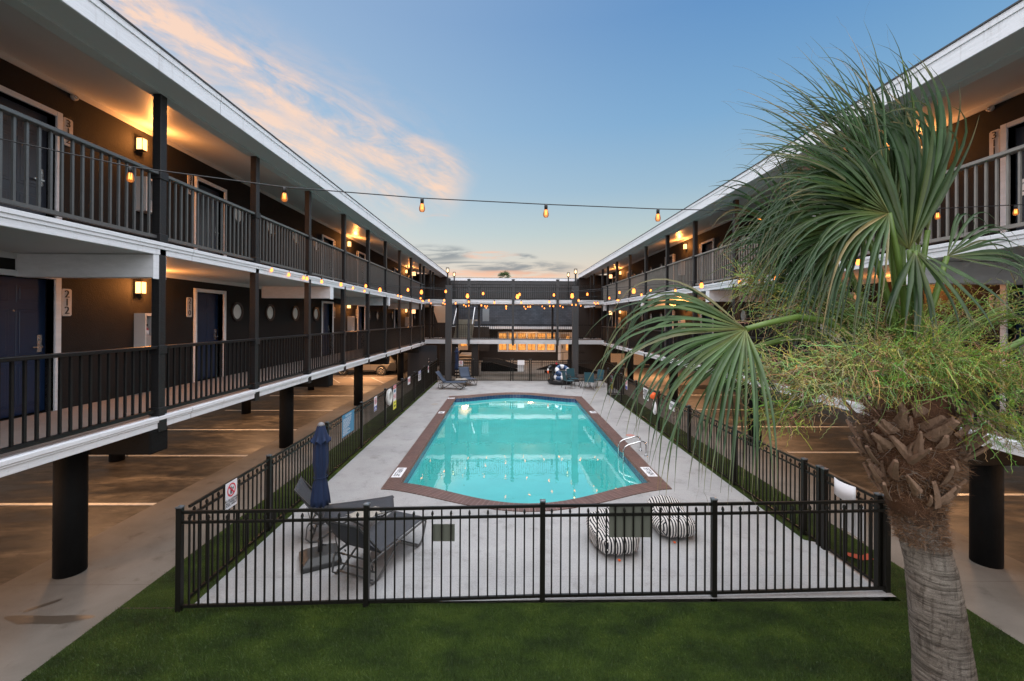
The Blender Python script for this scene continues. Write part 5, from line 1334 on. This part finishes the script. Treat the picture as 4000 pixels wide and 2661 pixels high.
for i in range(rows):
    for j in range(n): fs.append((i*n+j,i*n+(j+1)%n,(i+1)*n+(j+1)%n,(i+1)*n+j))
MB().add(vs,fs,0,True).build('trunk',M['bark'],palm)
# fibrous neck and crown core
q=MB(); q.lathe((3.50,3.7,0),[(.165,1.98),(.19,2.15),(.24,2.30),(.285,2.45),(.285,2.7),(.25,2.92),(.20,3.10),(.12,3.35)],40)
for i,v in enumerate(q.v):
    k=1+rnd.gauss(0,.03); q.v[i]=(3.5+(v[0]-3.5)*k,3.7+(v[1]-3.7)*k,v[2]+rnd.gauss(0,.01))
q.build('fibre_core',M['fibre'],palm)
# hair strands on the neck
cm=CM()
def strand(p,d,L,w,c,seg=4,curl=.2):
    p=Vector(p);d=Vector(d).normalized();o=len(cm.v); s_=d.cross(Vector((rnd.gauss(0,1),rnd.gauss(0,1),rnd.gauss(0,1)))).normalized()
    for j in range(seg+1):
        ww=w*(1-.8*j/seg); cm.v+=[tuple(p-s_*ww),tuple(p+s_*ww)]; cm.c+=[c,c]
        d=(d+Vector((rnd.gauss(0,curl),rnd.gauss(0,curl),rnd.gauss(0,curl)-.05))).normalized(); p=p+d*L/seg
    for j in range(seg): cm.f.append((o+2*j,o+2*j+2,o+2*j+3,o+2*j+1))
for i in range(12000):
    z=rnd.uniform(1.70,2.85) if rnd.random()<.6 else rnd.uniform(1.7,2.3); a=rnd.uniform(0,2*PI)
    prof=[(1.6,.160),(1.98,.170),(2.2,.215),(2.42,.28),(2.6,.31),(2.8,.30),(2.95,.27)]
    for (z0,r0),(z1,r1) in zip(prof[:-1],prof[1:]):
        if z<=z1: r=r0+(r1-r0)*(z-z0)/(z1-z0); break
    px,py,_=path_at(min(z,2.3)); px=px if z<2.3 else 3.5
    up=rnd.choice([.8,-.3,.2])
    tang=rnd.gauss(0,.9)
    d=(math.cos(a)*.5-math.sin(a)*tang,math.sin(a)*.5+math.cos(a)*tang,up*.5+rnd.gauss(0,.4))
    k=rnd.random(); c=(.08+.22*k,.038+.12*k,.018+.062*k)
    if rnd.random()<.15: c=(.26,.22,.18)
    strand((px+r*math.cos(a),py+r*math.sin(a),z),d,rnd.uniform(.02,.07) if z<2.2 else rnd.uniform(.05,.15),rnd.uniform(.001,.003),c)
cm.build('hair_fibre',M['flower'],palm,off=PB)
# boots: old leaf bases
for i in range(120):
    z=2.10+.80*rnd.random()**.9; a=i*2.39996+rnd.uniform(-.3,.3)
    r=.215 if z<2.25 else .265 if z<2.4 else .325 if z<2.75 else .29
    w=rnd.uniform(.03,.105); L=rnd.uniform(.10,.28); lean=rnd.uniform(.35,1.2)
    c=Vector((3.5+r*math.cos(a),3.7+r*math.sin(a),z-.05)); out_d=Vector((math.cos(a),math.sin(a),0)); tn=Vector((-math.sin(a),math.cos(a),0))*(1 if rnd.random()<.5 else -1)
    d=(out_d*lean+Vector((0,0,1))*.9+tn*rnd.uniform(-.7,.7)).normalized(); nn=(out_d-d*out_d.dot(d)).normalized(); sd=d.cross(nn)
    b=MB(); t=.02; vs=[]
    for u,ww in ((0,w),(.35,w*.85),(.7,w*.6),(1,w*rnd.uniform(.25,.5))):
        p=c+d*L*u+nn*(-.03*u*u)
        vs+= [p-sd*ww*.6-nn*t*.2,p+nn*t*.7,p+sd*ww*.6-nn*t*.2,p-nn*t]
    fs=[(0,1,2,3),(15,14,13,12)]
    for k in range(3):
        for j in range(4): fs.append((k*4+j,(k+1)*4+j,(k+1)*4+(j+1)%4,k*4+(j+1)%4))
    b.add(vs,fs,0,False).build('leaf_base',M['boot'],palm,bevel=.006)
# fronds
def petiole(P,r0,r1):
    pts=[];P=[Vector(p) for p in P]
    for i in range(len(P)-1):
        p0=P[max(i-1,0)];p1=P[i];p2=P[i+1];p3=P[min(i+2,len(P)-1)]
        for t in (0,.33,.66): pts.append(.5*((2*p1)+(-p0+p2)*t+(2*p0-5*p1+4*p2-p3)*t*t+(-p0+3*p1-3*p2+p3)*t**3))
    pts.append(P[-1]); rs=[r0+(r1-r0)*i/(len(pts)-1) for i in range(len(pts))]
    return MB().tube(pts,rs,8)
CR=(3.48,3.7,2.95)
fr=[ # hub, petiole mid, axis, normal, length, spread, droop, wind, width, nseg
 ((3.74,3.80,4.406),(3.60,3.76,3.7),(-.10,.02,1),(-.25,-1,.1),1.55,15,.30,(-1.1,0,0),.060,16),
 ((3.80,3.95,4.30),(3.62,3.82,3.6),(-.22,.06,1),(-.3,-1,.1),1.40,20,.35,(-.8,0,0),.050,18),
 ((3.29,3.50,4.185),(3.40,3.56,3.6),(-.30,.05,1),(-.15,-1,.1),1.25,42,.60,(-.7,0,-.1),.050,28),
 ((3.30,3.70,4.53),(3.40,3.72,3.75),(-.74,-.04,.67),(.2,-1,.35),1.62,44,.40,(-.35,0,.05),.040,38),
 ((3.66,3.95,4.76),(3.56,3.85,3.9),(-.50,0,.87),(.1,-1,.25),1.50,36,.35,(-.7,0,.05),.040,30),
 ((3.50,3.85,4.60),(3.48,3.80,3.8),(-.62,.1,.80),(.1,-1,.25),1.45,50,.55,(-.8,0,-.05),.036,32),
 ((3.078,3.45,4.469),(3.30,3.55,3.75),(-1,-.03,.10),(.05,-1,.45),1.42,58,1.35,(-.30,0,-.25),.034,46),
 ((3.005,3.60,4.399),(3.25,3.62,3.7),(-.95,0,-.16),(.05,-1,.5),1.32,52,1.25,(-.25,0,-.25),.032,40),
 ((3.016,3.90,4.306),(3.25,3.85,3.65),(-.92,.1,-.40),(0,-1,.5),1.20,50,1.2,(-.25,0,-.3),.036,34),
 ((2.744,4.10,4.418),(3.1,3.9,3.8),(-.75,0,.45),(.2,-1,.2),.95,100,.9,(-.4,0,-.2),.040,40),
 ((1.835,3.30,3.535),(2.55,3.42,3.60),(-.94,-.12,-.32),(-.12,-.90,.60),1.42,62,1.35,(-.08,0,-.30),.034,42),
 ((1.95,3.75,3.30),(2.7,3.7,3.45),(-.10,.1,-1),(-.9,-.6,.1),.80,80,.5,(-.1,0,-.2),.024,30),
 ((3.708,3.60,4.149),(3.58,3.66,3.5),(.85,-.05,.35),(-.1,-1,.5),.72,50,1.7,(.1,0,-.3),.028,15),
 ((4.50,3.30,3.72),(3.95,3.5,3.30),(1,-.1,.15),(0,-.6,1),1.1,100,.9,(0,0,-.3),.036,34),
 ((3.29,3.45,4.17),(3.38,3.5,3.5),(-.10,-.3,-1),(-.2,-1,.1),.80,40,.6,(-.1,0,-.3),.046,12),
 ((3.80,4.30,4.60),(3.65,4.0,3.8),(-.60,.25,.80),(-.1,-1,.3),1.15,60,.7,(-.5,0,-.1),.038,32),
 ((3.20,4.25,4.10),(3.35,4.0,3.6),(-.80,.2,.2),(0,-1,.5),1.15,80,1.0,(-.35,0,-.3),.036,36),
]
for i,(hub,mid,ax,nm,L,spd,dr,wd,wi,ns) in enumerate(fr):
    f=petiole([CR,mid,hub],.036,.020).build('petiole',M['petiole'],palm)
    cmf=fan_leaf(hub,ax,nm,L,rnd,ns,spd,dr,wd,wi,fold=.38,tint=rnd.uniform(.8,1.15),split=.22 if i in (6,7,8,10) else .38)
    fo=cmf.build('frond',M['leaf'],palm,off=PB)
    f.parent=fo
# spear leaf
petiole([CR,(3.55,3.75,4.2),(3.72,3.9,5.0),(3.70,3.9,5.6),(3.55,3.85,5.95)],.03,.003).build('spear_leaf',M['petiole'],palm)
# flower sprays
def sprays():
    idx=0
    specs=[]
    # centre of twig cloud for each spray (x,y,z), radius, tone 0 green .. 1 beige
    for c,rad,tone,cnt in (((2.387,3.3,3.16),.21,.85,560),((2.656,3.3,3.296),.22,.6,430),((2.904,3.2,3.242),.21,.4,430),((3.199,3.2,3.308),.21,.15,430),((3.60,3.3,3.25),.21,.25,330),((3.912,3.3,3.133),.19,.35,240),
       ((2.486,3.7,3.669),.24,.6,260),((3.018,3.8,3.673),.26,.6,300),((3.432,3.7,3.524),.26,.3,300),((4.05,3.8,3.60),.26,.25,190),((4.347,3.7,3.70),.2,.25,90),((2.119,3.3,2.90),.13,.3,110),((3.695,3.2,2.86),.17,.3,180),((2.078,3.4,3.216),.14,.95,150),((2.204,3.8,3.937),.13,.4,110)):
        c=Vector(c)
        global cm
        cm=CM()
        root=Vector((3.48,3.6,3.0))
        # main branch + secondaries
        for b in range(16):
            tgt=c+Vector((rnd.gauss(0,rad*.45),rnd.gauss(0,rad*.4),rnd.gauss(0,rad*.35)))
            pts=[]
            for j in range(7):
                t=j/6; p=root.lerp(tgt,t)+Vector((0,0,.25*math.sin(PI*t)*(1-.3*t))); pts.append(p)
            tubec(cm,pts,[.011*(1-.75*j/6) for j in range(7)],(.11,.17,.035),5)
        for k in range(cnt):
            p=c+Vector((rnd.gauss(0,rad*.62),rnd.gauss(0,rad*.5),rnd.gauss(0,rad*.42)))
            d=((p-root).normalized()*.5+Vector((rnd.gauss(0,.6),rnd.gauss(0,.6),rnd.gauss(-.15,.6)))).normalized()
            L=rnd.uniform(.12,.30); seg=11
            tn=min(1,max(0,tone+rnd.gauss(0,.22)))
            col=[(1-tn)*g+tn*h for g,h in zip((.175,.26,.025),(.44,.40,.17))]
            col=[x*rnd.uniform(.5,1.35) for x in col]
            if rnd.random()<.10: col=[.16,.09,.045]
            pts=[p.copy()]; z=0
            perp=d.cross(Vector((rnd.gauss(0,1),rnd.gauss(0,1),rnd.gauss(0,1)))).normalized()
            for j in range(seg):
                z=-1 if z>0 else 1
                d=(d+Vector((rnd.gauss(0,.07),rnd.gauss(0,.07),-.035+rnd.gauss(0,.07)))).normalized()
                p=p+d*(L/seg); pts.append(p+perp*(.0045*z))
            tubec(cm,pts,[.0028*(1-.5*j/seg) for j in range(seg+1)],col,3)
            # bud spurs
            for j in range(1,seg):
                q=pts[j]; s_=(perp*(1 if j%2 else -1)+d*.4).normalized()*.012
                o=len(cm.v); w=d.cross(perp)*.0022
                cm.v+=[tuple(q-w),tuple(q+w),tuple(q+s_)]; cc=[min(1,x*1.35) for x in col]; cm.c+=[cc,cc,cc]; cm.f.append((o,o+1,o+2))
        cm.build('flower_spray',M['flower'],palm,off=PB,smooth=False)
def tubec(cm,pts,rs,col,n=3):
    o=len(cm.v)
    for i,p in enumerate(pts):
        t=(pts[min(i+1,len(pts)-1)]-pts[max(i-1,0)]).normalized()
        a=t.cross(Vector((.3,.2,.93))); 
        if a.length<1e-3:a=Vector((1,0,0))
        a.normalize();b=a.cross(t)
        for k in range(n):
            q=2*PI*k/n; cm.v.append(tuple(p+(a*math.cos(q)+b*math.sin(q))*rs[i])); cm.c.append(col)
    for i in range(len(pts)-1):
        for k in range(n): cm.f.append((o+i*n+k,o+i*n+(k+1)%n,o+(i+1)*n+(k+1)%n,o+(i+1)*n+k))
sprays()
# distant palm top beyond the roof
dp=empty('palm_tree',(0,60,0),'small distant palm top showing above the rear roof','palm tree')
MB().tube([(-.25,60,0),(-.25,60,9.3)],[.25,.18],10).build('trunk',M['boot'],dp)
cmf=CM()
for i in range(26):
    a=2*PI*i/26; el=rnd.uniform(-.2,1.1)
    ax=(math.cos(a)*math.cos(el),math.sin(a)*math.cos(el),math.sin(el))
    q=fan_leaf((-.25+ax[0]*.35,60+ax[1]*.35,9.4+ax[2]*.35),ax,(0,-.3,1) if el<.9 else (0,-1,.2),.75,rnd,14,60,.8,(.1,0,-.2),.07)
    o=len(cmf.v); cmf.v+=q.v; cmf.c+=[tuple(x*1.3 for x in c) for c in q.c]; cmf.f+=[tuple(x+o for x in f) for f in q.f]
cmf.build('crown',M['leaf'],dp,off=(0,60,0))

# ------------------------------------------------------------------ warm lights under the wings
def pl(x,y,z,e,col=(1,.53,.26),r=.25):
    l=bpy.data.lights.new('soffit_light','POINT'); l.energy=e; l.color=col; l.shadow_soft_size=r
    o=bpy.data.objects.new('soffit_light',l); COL.objects.link(o); o.location=(x,y,z)
for x,ys in ((-8.6,(4.0,9.3,15.3,21.8)),(9.6,(4.0,9.2,15.3,21.8))):
    for y in ys: pl(x,y,1.80,225)
pl(-8.6,26.6,1.85,420); pl(9.4,27.6,1.85,330); pl(-6.3,31.5,1.7,40); pl(-3.0,31.6,2.6,35)
pl(-2.65,28.4,1.75,30); pl(2.0,34.9,2.6,60); pl(6.5,34.6,2.6,45); pl(.0,33.0,2.0,22)
# ------------------------------------------------------------------ camera
cam=bpy.data.cameras.new('camera'); co=bpy.data.objects.new('camera',cam); COL.objects.link(co); sc.camera=co
cam.sensor_width=36; cam.lens=15.273; cam.clip_end=2000; cam.clip_start=.05
cam.shift_x=-.5384/2357; cam.shift_y=-51.75/2357
yaw,pitch,roll=-1.45e-2,-2.9e-3,5e-3
def m3(r): return Matrix(r)
Ry=m3([[math.cos(yaw),0,math.sin(yaw)],[0,1,0],[-math.sin(yaw),0,math.cos(yaw)]])
Rx=m3([[1,0,0],[0,math.cos(pitch),-math.sin(pitch)],[0,math.sin(pitch),math.cos(pitch)]])
Rz=m3([[math.cos(roll),-math.sin(roll),0],[math.sin(roll),math.cos(roll),0],[0,0,1]])
C=Rz@Rx@Ry
def tw(v): return Vector((v[0],v[2],-v[1]))
rt=tw(C[0]); up=-tw(C[1]); bk=-tw(C[2])
co.matrix_world=Matrix(((rt.x,up.x,bk.x,0),(rt.y,up.y,bk.y,0),(rt.z,up.z,bk.z,3.6),(0,0,0,1)))
# ------------------------------------------------------------------ sky
w=bpy.data.worlds.new('World'); sc.world=w; w.use_nodes=True; nt=w.node_tree; L=nt.links; nt.nodes.clear()
wo=N(nt,'ShaderNodeOutputWorld'); bg=N(nt,'ShaderNodeBackground'); L.new(bg.outputs[0],wo.inputs[0])
tc=N(nt,'ShaderNodeTexCoord'); d=sep(nt,tc.outputs['Generated']); dx,dy,dz=d[0],d[1],d[2]
rp=ramp(nt,[(0,(.80,.50,.34)),(.07,(.86,.60,.44)),(.13,(.66,.60,.52)),(.19,(.46,.56,.57)),(.28,(.28,.45,.60)),(.40,(.165,.36,.60)),(.56,(.085,.25,.53)),(.63,(.085,.24,.52)),(.74,(2.9,3.1,3.4)),(1,(3.8,3.95,4.2))])  # last stops brightened overhead, out of view, as added fill light
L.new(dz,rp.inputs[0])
# brighter / paler toward the left (after-glow), deeper to the right
az=mth(nt,'MULTIPLY',dx,1.0); k=smooth(nt,dx,.65,-.6)
base=mixc(nt,mth(nt,'MULTIPLY',k,.42),rp.outputs[0],(.50,.60,.72))
base=mixc(nt,smooth(nt,dz,.64,.70),base,rp.outputs[0])
ysafe=mth(nt,'MAXIMUM',dy,.05); u=mth(nt,'DIVIDE',dx,ysafe); v=mth(nt,'DIVIDE',dz,ysafe)
# upper streaky clouds
uu=mth(nt,'ADD',u,.53); vv=mth(nt,'SUBTRACT',v,.525)
p_=mth(nt,'ADD',mth(nt,'MULTIPLY',uu,.475),mth(nt,'MULTIPLY',vv,.88)); t_=mth(nt,'SUBTRACT',mth(nt,'MULTIPLY',uu,.88),mth(nt,'MULTIPLY',vv,.475))
cv=N(nt,'ShaderNodeCombineXYZ'); L.new(mth(nt,'MULTIPLY',t_,3.0),cv.inputs[0]); L.new(mth(nt,'MULTIPLY',p_,13),cv.inputs[1])
n1=nz(nt,cv.outputs[0],1.0,9,.61,.6)
cvb=N(nt,'ShaderNodeCombineXYZ'); L.new(mth(nt,'MULTIPLY',t_,10.0),cvb.inputs[0]); L.new(mth(nt,'MULTIPLY',p_,24),cvb.inputs[1]); n1b=nz(nt,cvb.outputs[0],1.0,6,.65,.8)
def band(c,w_,t0,t1,gain):
    pc=mth(nt,'ABSOLUTE',mth(nt,'ADD',p_,-c)); m_=smooth(nt,pc,w_,w_*.15)
    te=mth(nt,'MULTIPLY',smooth(nt,t_,t1,t1-.10),smooth(nt,t_,t0-.15,t0+.05))
    return mth(nt,'MULTIPLY',mth(nt,'MULTIPLY',m_,te),gain)
b1=band(.005,.10,-.9,.52,1.2); b2=band(-.085,.070,-.30,.46,1.3); b3=band(-.02,.20,-.9,.46,.42)
bm_=mth(nt,'MAXIMUM',mth(nt,'MAXIMUM',b1,b2),b3)
nn_=smooth(nt,mth(nt,'ADD',mth(nt,'MULTIPLY',n1,.72),mth(nt,'MULTIPLY',n1b,.28)),.37,.64)
cf=mth(nt,'MULTIPLY',bm_,nn_,clamp=True)
s1=mixc(nt,mth(nt,'MULTIPLY',cf,.92),base,(.93,.63,.47))
# veil toward lower left
veil=mth(nt,'MULTIPLY',smooth(nt,p_,.05,-.25),smooth(nt,u,.1,-.5)); s1=mixc(nt,mth(nt,'MULTIPLY',veil,.35),s1,(.62,.60,.60))
# low clouds
cv2=N(nt,'ShaderNodeCombineXYZ'); L.new(mth(nt,'MULTIPLY',u,9),cv2.inputs[0]); L.new(mth(nt,'MULTIPLY',v,55),cv2.inputs[1]); cv2.inputs[2].default_value=3.3
n2=nz(nt,cv2.outputs[0],1.0,6,.6,.5)
def blob(cu,cv_,ru,rv): 
    a=mth(nt,'DIVIDE',mth(nt,'SUBTRACT',u,cu),ru); b=mth(nt,'DIVIDE',mth(nt,'SUBTRACT',v,cv_),rv)
    q=mth(nt,'ADD',mth(nt,'MULTIPLY',a,a),mth(nt,'MULTIPLY',b,b)); return smooth(nt,q,1.0,.1)
grey=mth(nt,'MAXIMUM',mth(nt,'MAXIMUM',blob(-.17,.150,.12,.024),blob(.03,.118,.17,.022)),mth(nt,'MAXIMUM',blob(-.11,.125,.12,.010),blob(.02,.143,.06,.012)))
pink=mth(nt,'MAXIMUM',mth(nt,'MAXIMUM',blob(-.035,.147,.075,.013),blob(.01,.103,.15,.012)),mth(nt,'MAXIMUM',blob(-.16,.107,.14,.010),mth(nt,'MULTIPLY',blob(-.16,.235,.035,.008),.7)))
m2=smooth(nt,n2,.38,.60)
s1=mixc(nt,mth(nt,'MULTIPLY',mth(nt,'MULTIPLY',grey,m2),.85,clamp=True),s1,(.155,.20,.27))
m3_=smooth(nt,n2,.60,.42)
s1=mixc(nt,mth(nt,'MULTIPLY',mth(nt,'MULTIPLY',pink,smooth(nt,n2,.34,.56)),.8,clamp=True),s1,(.90,.47,.33))
# a little physical sky mixed in
sk=N(nt,'ShaderNodeTexSky',sky_type='NISHITA',sun_disc=False,sun_elevation=R(2),sun_rotation=R(-62)); sk.air_density=1.2; sk.dust_density=1.5
skm=N(nt,'ShaderNodeMix',data_type='RGBA',blend_type='ADD'); skm.inputs[0].default_value=.06; L.new(s1,skm.inputs[6]); L.new(sk.outputs[0],skm.inputs[7])
# unseen fill glow added behind and beside the view; dark below the horizon
fill_sky=mixc(nt,mth(nt,'MULTIPLY',smooth(nt,mth(nt,'SUBTRACT',dy,mth(nt,'MULTIPLY',mth(nt,'ABSOLUTE',dx),.70)),-.03,-.30),.95),skm.outputs[2],(2.05,2.08,2.2))
fin=mixc(nt,smooth(nt,dz,-.01,-.05),fill_sky,(.10,.09,.08))
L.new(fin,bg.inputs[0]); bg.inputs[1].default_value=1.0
# low, very soft after-glow sun
sl=bpy.data.lights.new('sun','SUN'); sl.energy=.5; sl.angle=R(40); sl.color=(1,.86,.74)
so=bpy.data.objects.new('sun',sl); COL.objects.link(so); so.rotation_euler=Vector((-.25,-.55,.9)).to_track_quat('Z','Y').to_euler()
sc.view_settings.view_transform='Standard'; sc.view_settings.look='None'; sc.view_settings.exposure=0; sc.view_settings.gamma=1
sc.cycles.max_bounces=7; sc.cycles.transparent_max_bounces=16; sc.cycles.diffuse_bounces=4; sc.cycles.glossy_bounces=4
sc.cycles.sample_clamp_indirect=4; sc.cycles.caustics_reflective=False; sc.cycles.caustics_refractive=False
sc.cycles.use_denoising=True

# lettering becomes plain mesh
dg=bpy.context.evaluated_depsgraph_get()
for o in [o for o in bpy.data.objects if o.type=='FONT']:
    me=bpy.data.meshes.new_from_object(o.evaluated_get(dg)); me.name=o.name
    n_=bpy.data.objects.new('tmp',me); COL.objects.link(n_); n_.parent=o.parent; n_.matrix_parent_inverse=o.matrix_parent_inverse.copy()
    n_.location=o.location; n_.rotation_euler=o.rotation_euler; n_.scale=o.scale
    nm=o.name; bpy.data.objects.remove(o); n_.name=nm
